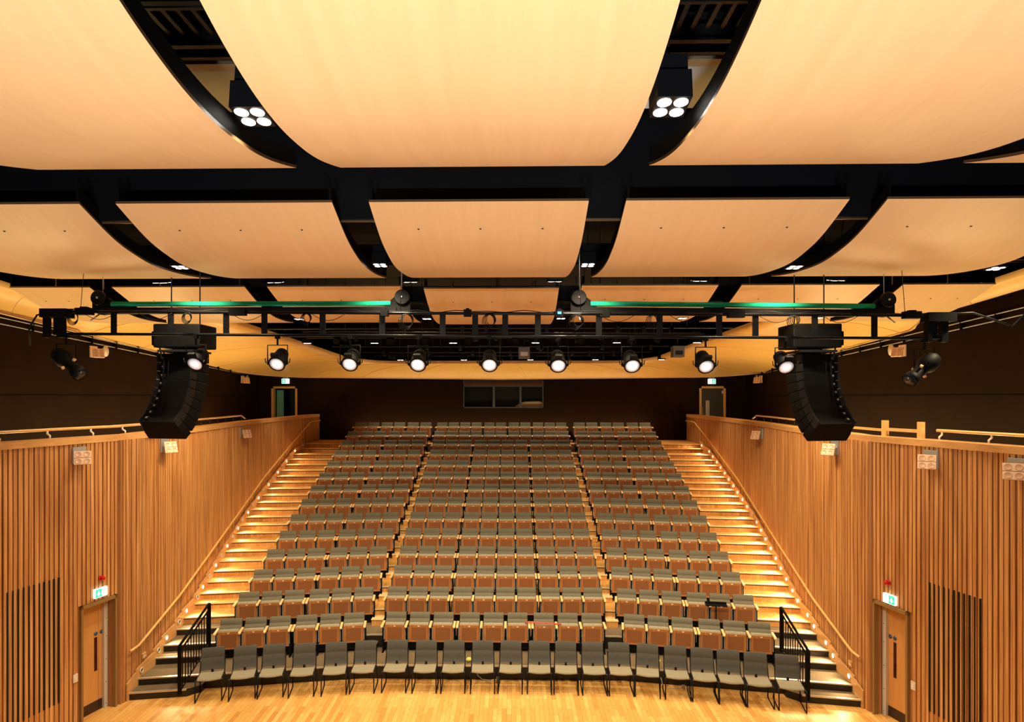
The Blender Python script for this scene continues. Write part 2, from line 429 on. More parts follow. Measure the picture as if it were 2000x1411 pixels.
# curved timber cove round the ceiling (outer edge on the walls, inner edge round the rigging grid)
def cove_section(u):
    """u in 0..1 runs left wall -> back -> right wall; returns outer, inner, mid"""
    zo = lambda y: 7.95 - (y-13)*.062 if y > 9 else 8.2
    half = 10.72; Yb = 26.93; rc = 2.8
    L1 = Yb-rc-9.0
    tot = 2*L1 + PI*rc/2*2 + 2*(half-rc)
    s = u*tot
    if s < L1: xo, yo = -half, 9.0+s; nx, ny = 1, 0
    elif s < L1+PI*rc/2:
        a = (s-L1)/rc; xo = -half+rc-rc*math.cos(a); yo = Yb-rc+rc*math.sin(a); nx, ny = math.cos(a), -math.sin(a)
    elif s < L1+PI*rc/2+2*(half-rc): xo = -half+rc+(s-L1-PI*rc/2); yo = Yb; nx, ny = 0, -1
    elif s < L1+PI*rc+2*(half-rc):
        a = PI/2-(s-L1-PI*rc/2-2*(half-rc))/rc; xo = half-rc+rc*math.cos(a); yo = Yb-rc+rc*math.sin(a); nx, ny = -math.cos(a), -math.sin(a)
    else: xo = half; yo = Yb-rc-(s-L1-PI*rc-2*(half-rc)); nx, ny = -1, 0
    return xo, yo, nx, ny
mb = MB(); rows = []; NU = 160
def inner_pt(xo, yo):
    # inner opening: a rounded shape narrowing to the rear
    ax = abs(xo)
    if yo < 15.7: xi = 10.33; yi = yo
    elif yo < 24.2 and ax > 10.6: xi = 8.35-.14*(yo-9)*(.9 if yo < 16 else 1.0) ; yi = yo
    else:
        th = math.atan2(yo-22.0, ax+1e-6)
        xi = ax*.60; yi = min(25.8, yo-.9)
        if ax > 7.9: t_ = (ax-7.9)/2.8; xi = 4.75+ t_*1.55; yi = 25.75 - t_*t_*1.4
        elif ax <= 7.9: xi = ax*.601; yi = 25.78
    return math.copysign(xi, xo), yi
CK = []
for i in range(NU+1):
    xo, yo, nx, ny = cove_section(i/NU)
    zo = 7.93-(max(yo,11)-13)*.0715
    if abs(xo) < 8: zo = 6.86+.079*abs(xo)/8
    xi, yi = inner_pt(xo, yo)
    zi = 8.55-(yi-11)*.072
    if zi > 8.6: zi = 8.6
    row = []
    for t, w in ((0,0),(.06,.16),(.18,.40),(.36,.64),(.6,.82),(.82,.93),(1,1.0)):
        tt = t
        row.append((X0+xo+(xi-xo)*tt, yo+(yi-yo)*tt, zo+(zi-zo)*w))
    row.append((X0+xi, yi, zi+.12)); 
    rows.append(row)
mb.grid(rows)
o = mb.build('timber_cove', M['shell'])
tag(o, 'curved golden timber cove sweeping round the dark rigging grid above the side and back walls', 'ceiling cove')
# cove seams: thin dark joints
mb = MB()
for i in range(6, NU, 7):
    r_ = rows[i]
    mb.tube([(p[0],p[1],p[2]-.004) for p in r_[:7]], .006, 4)
mb.build('joint_line', M['cap'], o)
mb = MB()
mb.tube([r_[0] for r_ in rows], .02, 5); mb.build('lower_edge_trim', M['woodnosing'], o)

# ------------------------------------------------------------------ ceiling reflector panels
P1 = [(2.55,8.83),(2.85,8.65),(3.2,8.47),(3.46,8.36),(3.83,8.255),(4.23,8.185),(4.69,8.165),(5.2,8.21),(5.6,8.28),(6.0,8.38),(6.35,8.48)]
P2 = [(7.61,8.52),(8.1,8.315),(8.4,8.215),(8.71,8.15),(9.1,8.095),(9.5,8.085),(10.1,8.12),(10.6,8.175),(11.0,8.235)]
P3 = [(12.38,8.33),(12.93,8.14),(13.2,8.06),(13.46,7.99),(13.8,7.94),(14.1,7.915),(14.6,7.91),(15.2,7.94)]
PW = 1.365
def reflector(prof, xc, halfw, label, group, rowno, hl=None, hr=None):
    y0 = prof[0][0]; z0 = prof[0][1]
    # smooth the profile
    pr = []
    for i in range(len(prof)-1):
        p0 = prof[max(i-1,0)]; p1 = prof[i]; p2 = prof[i+1]; p3 = prof[min(i+2,len(prof)-1)]
        for s in range(4):
            t = s/4
            f = lambda a,b,c,d: .5*((2*b)+(-a+c)*t+(2*a-5*b+4*c-d)*t*t+(-a+3*b-3*c+d)*t**3)
            pr.append((f(p0[0],p1[0],p2[0],p3[0]), f(p0[1],p1[1],p2[1],p3[1])))
    pr.append(prof[-1])
    root = empty('ceiling_reflector', (xc, y0, z0), 0, label, 'ceiling panel', group)
    l = -halfw if hl is None else hl; r = halfw if hr is None else hr
    mb = MB(); T = .03
    lo = [[(x,y-y0,z-z0) for x in (l,(l+r)/2,r)] for y,z in pr]
    up = [[(x,y-y0,z-z0+T) for x in (l,(l+r)/2,r)] for y,z in pr]
    mb.grid(lo, 0, flip=True); mb.grid(up, 1)
    for s in (0,2):
        mb.grid([[a[s], b[s]] for a, b in zip(lo, up)], 1, smooth=False)
    mb.grid([lo[0], up[0]], 1, smooth=False); mb.grid([lo[-1], up[-1]], 1, smooth=False)
    mb.build('veneer_panel', [M['panel'], M['paneledge']], root)
    for s, x in ((-1,l+.012),(1,r-.012)):
        mb = MB(); H_ = .17
        xa, xb = (x, x+.03) if s < 0 else (x-.03, x)
        top = [max(z-z0+T+.02, min(z-z0+T+H_, .03+.12)) for y,z in pr]
        for i in range(len(pr)-1):
            (ya,za),(yb,zb) = pr[i],pr[i+1]
            v = [(xa,ya-y0,za-z0+T),(xb,ya-y0,za-z0+T),(xb,yb-y0,zb-z0+T),(xa,yb-y0,zb-z0+T),
                 (xa,ya-y0,za-z0+T+H_),(xb,ya-y0,za-z0+T+H_),(xb,yb-y0,zb-z0+T+H_),(xa,yb-y0,zb-z0+T+H_)]
            mb.add(v, [(0,3,2,1),(4,5,6,7),(0,1,5,4),(1,2,6,5),(2,3,7,6),(3,0,4,7)])
        mb.build('side_rib', M['black'], root)
    # fixing bolts near the front edge
    for f in (.2,.5,.8):
        j = 4
        x = l+(r-l)*f; y, z = pr[j]
        mb = MB(); mb.lathe([(.014,-.006),(.014,.002)], 8)
        b_ = mb.build('bolt', M['dullpipe'], root); b_.location = (x, y-y0, z-z0-.002)
    for f in (.18,.82):
        x = l+(r-l)*f; y, z = pr[len(pr)//3]
        mb = MB(); mb.tube([(x,y-y0,z-z0+.03),(x,y-y0,9.98-z0)], .012, 6); mb.build('hanger_rod', M['steel'], root)
    return root
cols = {-3:'far left', -2:'second from the left', -1:'left of centre', 0:'centre', 1:'right of centre', 2:'second from the right', 3:'far right'}
for j in (-2,-1,0,1,2):
    reflector(P1, X0+3.19*j, PW, 'large pale veneer ceiling reflector nearest the camera, %s column' % cols[j], 'front row of ceiling reflectors', 1)
for j in (-2,-1,0,1,2):
    reflector(P2, X0+3.19*j, PW, 'curved veneer ceiling reflector in the middle row, %s column' % cols[j], 'middle row of ceiling reflectors', 2)
for j in range(-3,4):
    kw = {}
    if j == -3: kw = dict(hl=-.35+.06, hr=PW)
    if j == 3: kw = dict(hl=-PW, hr=.45)
    pr = P3 if j else [(y, z-.05) for y, z in P3]
    reflector(pr, X0+3.19*j, PW, 'small veneer ceiling reflector in the rear row, %s column' % cols[j], 'rear row of ceiling reflectors', 3, **kw)

# black baffles and steelwork above the reflectors
mb = MB(); mb.box(XL+.05, XR-.05, 8.0, 8.06, 8.42, 9.98)
o = mb.build('ceiling_baffle', M['blackgloss']); tag(o, 'long black gloss baffle board hanging between the front and middle reflectors', 'ceiling baffle')
mb = MB(); mb.box(XL+.05, XR-.05, 8.055, 8.075, 8.40, 8.425); mb.build('bronze_edge', simple('bronze_edge', (.35,.22,.12), .3, .8), o)
for y, z, hgt in ((4.7,9.25,.3),(5.6,9.3,.25),(11.9,8.7,.35),(15.6,8.5,.4)):
    mb = MB(); mb.box(XL+.3, XR-.3, y, y+.14, z, z+hgt); mb.box(XL+.3, XR-.3, y-.06, y+.20, z, z+.02); mb.box(XL+.3, XR-.3, y-.06, y+.20, z+hgt-.02, z+hgt)
    o = mb.build('roof_beam', M['dullpipe']); tag(o, 'black steel beam crossing above the %s' % {4.7:'nearest reflectors, closest to the camera', 5.6:'nearest reflectors, behind the first beam', 11.9:'gap before the rear reflectors', 15.6:'edge of the rear rigging grid'}[y], 'beam')
mb = MB(); mb.box(-4.2, 3.2, 5.95, 6.85, 9.30, 9.6, 0); mb.box(-4.2, 3.2, 5.82, 5.95, 9.28, 9.55, 1)
o = mb.build('ventilation_duct', [M['duct'], M['ductbeam']]); tag(o, 'pale blue grey duct seen through the gaps beside the centre reflector', 'duct')
mb = MB()
for i in range(60): mb.box(-4.4+i*.13, -4.36+i*.13, 5.12, 5.5, 9.36, 9.39)
mb.box(-4.4, 3.4, 5.08, 5.12, 9.35, 9.42); mb.box(-4.4, 3.4, 5.50, 5.54, 9.35, 9.42)
o = mb.build('walkway_grating', M['dullpipe']); tag(o, 'dark slatted walkway grating above the nearest reflectors', 'grating')

# ------------------------------------------------------------------ LED downlights
LIGHTS = []
def spot(name, loc, energy, col=(1,.80,.52), size=R(120), blend=.8, rad=.1, tgt=None, parent=None):
    ld = bpy.data.lights.new(name, 'SPOT'); ld.energy = energy; ld.color = col; ld.spot_size = size; ld.spot_blend = blend; ld.shadow_soft_size = rad
    o = bpy.data.objects.new(name, ld); COL.objects.link(o); o.location = loc
    if tgt is not None:
        d = Vector(tgt)-Vector(loc); o.rotation_euler = d.to_track_quat('-Z','Y').to_euler()
    return o
def led_mesh(n=2, w=.30, l=.32, h=.42, rl=.062):
    body = MB(); body.box(-w/2, w/2, -l/2, l/2, 0, h*.6); body.box(-w/2*.85, w/2*.85, -l/2*.8, l/2*.8, h*.6, h)
    for i in range(9): body.box(-w/2-.004, w/2+.004, -l/2+.02+i*l/10, -l/2+.03+i*l/10, h*.2, h*.55)
    b = body.mesh('housing', M['blackgloss'])
    ln = MB(); ln.lathe([(rl,0),(rl*.98,-.004),(0,-.006)], 18); L_ = ln.mesh('lens', M['lamp'])
    return b, L_
ledb, ledl = led_mesh()
ledm = ledl.copy(); ledm.materials.clear(); ledm.materials.append(M['lampmid'])
def led(loc, label, group, power, tilt=0, size=R(125), scale=1, tgt=None, four=True, dim=False):
    e = empty('led_downlight', loc, 0, label, 'ceiling light', group)
    e.rotation_euler = (tilt,0,0); e.scale = (scale,)*3
    inst('housing', ledb, e)
    for sx in (-1,1):
        for sy in ((-1,1) if four else (0,)):
            inst('lens', ledm if dim else ledl, e, (sx*.072, sy*.075, -.002))
    mb = MB(); mb.tube([(0,0,.42),(0,0,(9.95-loc[2])/scale)], .012, 6); mb.build('drop_rod', M['black'], e)
    if power: spot('downlight', (loc[0], loc[1]-.02, loc[2]-.08), power, size=size, tgt=tgt or (loc[0], loc[1]+1.2, 0))
    return e
PWR = 390
led((-2.07,4.88,8.34), 'black four-lens downlight in the gap left of the nearest centre reflector', 'downlights in the reflector gaps', PWR*3.6, -.12, tgt=(-2.0,10.5,0), size=R(95), scale=.88)
led((1.23,4.78,8.34), 'black four-lens downlight in the gap right of the nearest centre reflector', 'downlights in the reflector gaps', PWR*3.6, -.12, tgt=(1.2,10.5,0), size=R(95), scale=.88)
for (x,z), nm in zip(((-5.23,8.12),(-2.06,8.14),(1.19,8.13),(4.38,8.08),(7.45,8.05)), ('far left','left of centre','right of centre','right','far right')):
    led((x,9.6,z+.02), 'four-lens downlight in the %s gap of the middle reflector row' % nm, 'downlights in the reflector gaps', PWR, -.05, scale=.72, dim=True)
for x, nm in zip((-6.74,-4.53,-1.92,.82,3.55,6.12), ('leftmost','second from left','third from left','third from right','second from right','rightmost')):
    led((x,11.72,8.30), 'bright cluster downlight between the middle and rear reflectors, %s of the six' % nm, 'downlights behind the middle reflectors', PWR, .25, scale=.95)
for x, nm in zip((-4.94,-1.96,1.14,3.93,7.01), ('far left','left of centre','right of centre','right','far right')):
    led((x,14.2,7.90), 'four-lens downlight in the %s gap of the rear reflector row' % nm, 'downlights in the reflector gaps', PWR*.7, 0, scale=.7, dim=True)
for x, nm in zip((-7.03,-4.71,-2.0,.82,3.59,6.31), ('leftmost','second from left','third from left','third from right','second from right','rightmost')):
    led((x*.97,20.4,7.88), 'small twin downlight in the front line of the rear rigging grid, %s' % nm, 'downlights in the rear grid', PWR*.9, 0, scale=.9, four=False, size=R(78))
for x, nm in zip((-4.54,-1.94,.77,3.41,6.09), ('leftmost','left of centre','centre','right of centre','rightmost')):
    led((x*.97,24.3,7.55), 'small twin downlight in the back line of the rear rigging grid, %s' % nm, 'downlights in the rear grid', PWR*.7, 0, scale=.85, four=False, size=R(78))

# rear rigging grid
for i, (y, z) in enumerate(((16.6,7.95),(18.2,7.9),(19.8,8.0),(21.4,7.85),(22.8,7.75),(24.75,7.75))):
    w = 6.4 - max(0,(y-19))*.22
    mb = MB(); mb.tube([(X0-w,y,z),(X0+w,y,z)], .026, 8)
    o = mb.build('rigging_bar', M['dullpipe']); tag(o, 'dark rigging pipe across the rear ceiling grid, %s back from the reflectors' % ORD[i+1], 'rigging bar', 'pipes of the rear rigging grid')
    for j in range(5):
        x = X0-w*.8+j*w*.4
        m2 = MB(); m2.tube([(x,y,z),(x,y,9.98)], .01, 5); m2.build('drop_rod', M['dullpipe'], o)
    rr = random.Random(i)
    for j in range(9):
        x = X0-w*.9+rr.random()*w*1.8
        m2 = MB(); m2.box(x-.05, x+.05, y-.05, y+.05, z-.10-rr.random()*.06, z+.04); m2.build('pipe_clamp', M['dullpipe'], o)
for i, (x, y, z, nm) in enumerate(((.38,18.6,7.42,'centre'),(5.0,18.6,7.45,'right'))):
    e = empty('projector', (x,y,z), 0, 'grey box projector hanging under the %s of the rear grid' % nm, 'projector', 'projectors under the rear grid')
    mb = MB(); mb.box(-.17,.17,-.16,.16,-.17,.17); bevel(mb.build('casing', M['projector'], e), .01)
    mb = MB(); mb.box(-.11,.11,-.175,-.158,-.1,.02); mb.build('front_window', M['glassdark'] if i else M['white'], e)
    mb = MB(); mb.tube([(0,0,.17),(0,0,.6)], .015, 6); mb.build('pole', M['dullpipe'], e)
# moving-head stage lights in the grid (dark round shapes)
for i, x in enumerate((-4.9,-3.4,-2.4,-1.2,.1,1.9,3.3)):
    e = empty('grid_spotlight', (x,17.2,7.72), 0, 'small dark spotlight hanging in the rear grid, %s from the left' % ORD[i+1], 'stage light', 'small spotlights in the rear grid')
    mb = MB(); mb.lathe([(.05,.16),(.09,.12),(.10,-.05),(.105,-.12),(.07,-.13)], 14, M=Matrix.Rotation(R(-55),4,'X')); mb.build('can', M['black'], e)
    mb = MB(); mb.tube([(-.11,0,0),(-.11,0,.16),(.11,0,.16),(.11,0,0)], .008, 5); mb.tube([(0,0,.16),(0,0,.3)], .01, 5); mb.build('yoke', M['dullpipe'], e)

# ------------------------------------------------------------------ lighting ladder and things on it
TY = 9.8
def ty(x, zl, zr): return zl+(zr-zl)*(x+7.5)/14.4
e = empty('lighting_ladder', (0,TY,0), 0, 'long black ladder-shaped lighting bar hanging across the whole hall', 'lighting bar')
mb = MB(); mb.tube([(-7.5,0,7.475),(6.9,0,7.375)], .024, 10); mb.build('top_rail', M['blackgloss'], e)
mb = MB(); mb.tube([(-7.4,0,7.115),(6.8,0,7.015)], .024, 10); mb.build('bottom_rail', M['blackgloss'], e)
mb = MB(); mb.tube([(-3.4,.12,7.155),(3.1,.12,7.11)], .012, 8); mb.build('rear_conduit', M['dullpipe'], e)
for x in (-7.36,-6.42,-5.49,-4.59,-3.97,-3.03,-2.07,-1.10,-.58,-.10,.42,1.39,2.35,3.29,3.86,4.79,5.72,6.65):
    mb = MB(); zt = ty(x,7.475,7.375); zb = ty(x,7.115,7.015)
    mb.box(x-.047, x+.047, -.008, .008, zb, zt); mb.build('web_plate', M['blackgloss'], e)
for sx, x in ((-1,-7.35),(1,6.72)):
    mb = MB(); z = ty(x,7.475,7.375); mb.box(x-.22,x+.22,-.1,.1,z-.10,z+.04); mb.box(x-.2,x-.13,-.05,.05,z-.42,z); mb.box(x+.02,x+.12,-.05,.05,z-.42,z)
    mb.build('end_junction_box', M['black'], e)
for x in (-6.9,-4.4,-2.03,-.70,.76,1.50,3.55,6.3):
    mb = MB(); z = ty(x,7.475,7.375); w = .06 if abs(x) < 3 else .13
    mb.box(x-w,x+w,-.05,.05,z-.05,z+.06); mb.box(x-w*.4,x+w*.4,-.04,.04,z+.06,z+.08)
    o = mb.build('socket_box', M['black'], e)
    if abs(x-.76) < .01:
        m2 = MB(); m2.box(x-.03,x+.03,-.055,-.05,z-.01,z+.03); m2.build('blue_display', M['blueled'], o)
# hanging wires of the ladder
mb = MB()
for x in (-6.97,-1.78,1.1,6.2): mb.tube([(x,0,ty(x,7.475,7.375)),(x,.3,9.98)], .005, 5)
mb.build('suspension_wire', M['dullpipe'], e)
# power cables running along the ladder
mb = MB(); rr = random.Random(3); pts = []
for i in range(141):
    x = -7.3+i*.1; pts.append((x, -.035, ty(x,7.475,7.375)+.03+.02*math.sin(i*.9)*math.sin(i*.23)))
mb.tube(pts, .007, 5)
for x0 in (-6.9,-6.0,-4.5,-3.2,1.4,2.5,3.9,4.9):
    mb.tube([(x0+t*.55/8, -.04, ty(x0,7.475,7.375)-.02-.11*math.sin(PI*t/8)) for t in range(9)], .005, 5)
mb.build('cable', M['black'], e)
mb = MB(); mb.tube([(6.9,0,7.40),(7.25,0,7.42),(7.6,0,7.30),(7.95,.1,7.22),(8.25,.2,7.45),(8.5,.3,7.9),(8.75,.4,8.5),(8.9,.4,9.9)], .016, 8); mb.tube([(-7.5,0,7.46),(-7.68,0,7.42),(-7.85,.05,7.22),(-7.95,.2,6.95)], .014, 8); mb.build('supply_cable', M['black'], e)
for i, (x, dz, r) in enumerate(((-7.05,-.1,.10),(-5.2,-.13,.085),(-3.28,-.14,.09),(-1.68,-.16,.13),(-.36,-.13,.11),(1.02,-.15,.12),(2.22,-.12,.10),(4.42,-.13,.09))):
    mb = MB(); z = ty(x,7.475,7.375)-.02
    for q in range(4):
        rq = r*(1-.07*q); a0 = q*.13
        mb.tube([(x+a0*.12-.01+rq*.86*math.cos(t*PI/12), -.05-.012*q, z-rq+rq*math.sin(t*PI/12)) for t in range(24)], .0055, 5, closed=True)
    o = mb.build('cable_coil', M['black']); o.location = (0,TY,0)
    tag(o, 'coil of black cable hanging from the ladder bar, %s from the left' % ORD[i+1], 'cable', 'cable coils on the lighting ladder')

# motorised roller tubes above the ladder
def roller(xa, xb, z, dz, label, flip):
    e = empty('roller_blind_box', (xa,10.3,z), 0, label, 'roller')
    L = xb-xa
    mb = MB(); mb.tube([(.2,-.02,.0),(L-.2,-.02,-dz)], .042, 14); mb.build('green_roller_tube', M['green'], e)
    mb = MB(); mb.prism([(.1,-.16),(L-.1,-.16-dz),(L-.1,-.06-dz),(.1,-.06)], -.06, .06, 'y'); mb.build('lower_beam', M['black'], e)
    for x, s, zz in ((0,1,0),(L,-1,-dz)):
        mb = MB()
        mb.lathe([(.0,-.03),(.118,-.03),(.125,-.02),(.125,.02),(.118,.03),(0,.03)], 28, smooth=False, M=Matrix.Translation((x,-.06,zz+.10)) @ Matrix.Rotation(PI/2,4,'X'))
        p = mb.build('pulley_disc', M['blackgloss'], e)
        mb = MB(); mb.lathe([(.018,-.01),(.018,.01)], 8, M=Matrix.Translation((x,-.10,zz+.10)) @ Matrix.Rotation(PI/2,4,'X')); mb.build('axle_bolt', M['steel'], p)
        mb = MB(); mb.prism([(x-s*.13,zz+.02),(x-s*.13,zz-.13),(x+s*.02,zz-.18),(x+s*.30,zz-.15),(x+s*.30,zz-.03),(x+s*.12,zz+.12),(x-s*.05,zz+.14)][::s], -.03, .05, 'y'); mb.build('end_bracket', M['black'], e)
        mb = MB(); mb.tube([(x,0,zz-.15),(x,-.25,zz-.3)], .012, 6); mb.tube([(x+s*.02,.02,zz+.1),(x+s*.02,.02,9.9-z)], .006, 5); mb.build('fixing_rod', M['steel'], e)
roller(-6.97, -1.83, 7.665, .0, 'left motorised roller with green tube above the lighting ladder', 0)
roller(1.12, 6.2, 7.65, .055, 'right motorised roller with green tube above the lighting ladder', 1)

# fresnel / par lamps under the bottom rail
def par_meshes():
    Rm = Matrix.Rotation(R(58),4,'X')           # beam points towards the stage and down
    b = MB(); b.lathe([(.0,.32),(.07,.31),(.10,.27),(.115,.16),(.125,.04),(.135,-.02),(.135,-.05),(.12,-.05)], 20)
    b.box(-.15,.15,-.03,.03,-.03,.02); b.box(-.055,.055,-.20,-.12,-.06,-.01)
    l = MB(); l.lathe([(.112,-.0505),(.06,-.058),(.0,-.060)], 20)
    return b.mesh('can', M['black']), l.mesh('lens', M['lenssheen'])
parb, parl = par_meshes()
nt = M['lenssheen'].node_tree; tc = N(nt,'ShaderNodeTexCoord'); mp = N(nt,'ShaderNodeMapping'); mp.inputs['Scale'].default_value = (9,9,0)
gr = N(nt,'ShaderNodeTexGradient', gradient_type='SPHERICAL'); mt = N(nt,'ShaderNodeMath', operation='MULTIPLY_ADD'); mt.inputs[1].default_value = .75; mt.inputs[2].default_value = .12  # brighter centre of the imitated reflection, painted into the emission
nt.links.new(tc.outputs['Object'], mp.inputs['Vector']); nt.links.new(mp.outputs['Vector'], gr.inputs['Vector']); nt.links.new(gr.outputs['Fac'], mt.inputs[0]); nt.links.new(mt.outputs[0], nt.nodes['Principled BSDF'].inputs['Emission Strength'])
y_ = MB(); y_.tube([(-.16,0,-.05),(-.16,0,.26),(.16,0,.26),(.16,0,-.05)], .010, 6); y_.tube([(0,0,.26),(0,0,.40)], .016, 8); y_.box(-.03,.03,-.04,.04,.36,.42)
yoke = y_.mesh('yoke', M['black'])
pf = MB()
for s in (-1,1): pf.tube([(s*.16,0,-.02),(s*.19,0,-.02),(s*.2,0,.05)], .008, 5)
knob = pf.mesh('tilt_knob', M['black'])
prx = [(-5.07,7.09),(-3.75,7.085),(-2.58,7.08),(-1.49,7.07),(-.35,7.065),(.74,7.055),(1.91,7.05),(3.07,7.04),(4.32,7.03)]
nms = ['in front of the left line array','leftmost in the open','second in the open from the left','third in the open from the left','in the middle','just right of the middle','third in the open from the right','rightmost in the open','in front of the right line array']
for i, (x, z) in enumerate(prx):
    e = empty('stage_spotlight', (x,TY-.02,z-.42), 0, 'black can spotlight under the ladder, %s' % nms[i], 'stage light', 'spotlights under the lighting ladder')
    inst('can', parb, e, (0,0,-.02), (R(-52),0,0)); inst('lens', parl, e, (0,0,-.02), (R(-52),0,0)); inst('yoke', yoke, e); inst('tilt_knob', knob, e)
for s, x, z in ((-1,-7.2,7.12),(1,6.5,7.02)):
    e = empty('profile_spotlight', (x,TY,z-.45), 0, 'long black profile spotlight tilted down at the %s end of the ladder' % ('left' if s < 0 else 'right'), 'stage light', 'profile spotlights at the ladder ends')
    Mx = Matrix.Rotation(R(52)*s,4,'Y') @ Matrix.Rotation(R(-12),4,'X')
    mb = MB(); mb.lathe([(.0,.26),(.10,.25),(.135,.18),(.14,.03),(.10,-.04),(.085,-.10),(.085,-.25),(.11,-.26),(.115,-.38),(.09,-.38)], 18, M=Mx); mb.build('barrel', M['black'], e)
    mb = MB(); mb.lathe([(.09,-.381),(0,-.388)], 16, M=Mx); mb.build('lens', M['glassdark'], e)
    mb = MB()
    for a in (0,2,4): mb.box(.09,.13,-.02+a*.0,.02,-.12,-.09, M=Mx @ Matrix.Rotation(a,4,'Z'))
    mb.build('shutter_handle', M['arm'], e)
    inst('yoke', yoke, e, (0,0,.02))

# ------------------------------------------------------------------ line array loudspeakers
for s, xt, zt in ((-1,-5.65,7.33),(1,5.06,7.31)):
    e = empty('line_array', (xt,10.55,zt), 0, 'black curved line array of stacked loudspeakers hanging on the %s' % ('left' if s < 0 else 'right'), 'loudspeaker', 'hanging line arrays')
    mb = MB(); mb.box(-.40,.40,-.30,.30,-.40,0); mb.box(-.46,.30,-.25,.25,-.36,-.12) if s < 0 else mb.box(-.30,.46,-.25,.25,-.36,-.12)
    bevel(mb.build('subwoofer_cabinet', M['black'], e), .02)
    mb = MB(); mb.box(-.30,.30,-.34,.30,-.475,-.44); mb.tube([(s*.34,-.2,-.40),(s*.30,-.2,-.58)], .012, 6); mb.tube([(s*.10,-.2,-.40),(s*.12,-.2,-.5)], .015, 6); mb.build('flying_frame', M['dullpipe'], e)
    mb = MB()
    for xx in (-.25,.25): mb.tube([(xx,0,0),(xx,0,9.98-zt)], .01, 6)
    mb.build('suspension_chain', M['dullpipe'], e)
    yaw = R(-10)*s*-1
    y, z, a = 0.0, -.49, 0.0
    for i in range(9):
        a = [1,4,8,13,19,26,33,41,50][i]; h = .160
        y += -math.sin(R(a))*h*.5; z -= math.cos(R(a))*h*.5
        # a = tilt; cabinets are wider towards the back (stage side)
        Mx = Matrix.Rotation(yaw,4,'Z') @ Matrix.Translation((s*.06,y,z)) @ Matrix.Rotation(R(-a),4,'X')
        mb = MB()
        mb.prism([(-.30,-.16),(.30,-.16),(.36,.06),(.36,.22),(-.36,.22),(-.36,.06)], -.078, .078, 'z', M=Mx)
        c = mb.build('speaker_cabinet', M['black'], e)
        bevel(c, .012)
        mb = MB()
        for q in (-1,1): mb.box(q*.33-.012,q*.33+.012,-.20,-.05,-.07,.06, M=Mx)
        mb.box(s*.22-.03,s*.22+.03,-.20,-.16,-.03,.03, M=Mx)
        mb.build('rigging_bracket', M['dullpipe'], c)
        mb = MB(); mb.box(s*.22-.012,s*.22+.012,-.207,-.2,-.012,.012, M=Mx); mb.build('connector', M['greysteel'], c)
        y += -math.sin(R(a))*h*.5; z -= math.cos(R(a))*h*.5
    mb = MB(); pts = [(s*.30,-.16,-.45)]+[(s*.24,-.24-.02*t*t*.25,-.5-.15*t) for t in range(8)]
    mb.tube(pts, .012, 6); mb.tube([(p[0]-s*.08,p[1],p[2]) for p in pts[1:]], .009, 6); mb.build('speaker_cable', M['black'], e)

# ------------------------------------------------------------------ wall floodlights (slatted walls and dark walls)
def flood(Mx, label, group, s=1, bracket=True):
    e = bpy.data.objects.new('wall_floodlight', None); COL.objects.link(e); e.matrix_world = Mx; tag(e, label, 'wall light', group)
    mb = MB(); mb.box(-.13,.13,-.035,0,-.15,.15); mb.build('back_plate', M['greysteel'] if bracket else M['floodface'], e)
    mb = MB(); mb.tube([(0,-.03,0),(s*.03,-.12,-.02)], .025, 8); mb.build('swivel_arm', M['greysteel'], e)
    T = Matrix.Translation((s*.08,-.20,-.04)) @ Matrix.Rotation(R(38)*s,4,'Z') @ Matrix.Rotation(R(-20),4,'X')
    for r_ in (0,1):
        mb = MB(); z1 = .125-.13*r_; mb.box(-.13,.13,-.02,.02,z1-.12,z1,0,T); f = mb.build('lamp_panel', M['floodface'], e)
        for c in (-1,1):
            mb = MB(); mb.lathe([(.050,.0),(.048,.006),(.044,.004),(0,.002)], 18, M=T @ Matrix.Translation((c*.064,-.02,z1-.06)) @ Matrix.Rotation(PI/2,4,'X')); mb.build('lens', M['floodlens'], f)
    return e
for y, nm in ((11.2,'nearest the door'),(13.5,'in the middle'),(18.3,'farthest back')):
    flood(wallM(-1, y, 5.02, .04), 'four-lens floodlight at the top of the left slatted wall, %s' % nm, 'floodlights on the slatted walls', -1)
for y, nm in ((18.0,'farthest back'),(13.2,'second from the back'),(10.8,'above the slotted vent'),(9.45,'at the frame edge')):
    flood(wallM(1, y, 5.02, .04), 'four-lens floodlight at the top of the right slatted wall, %s' % nm, 'floodlights on the slatted walls', -1)
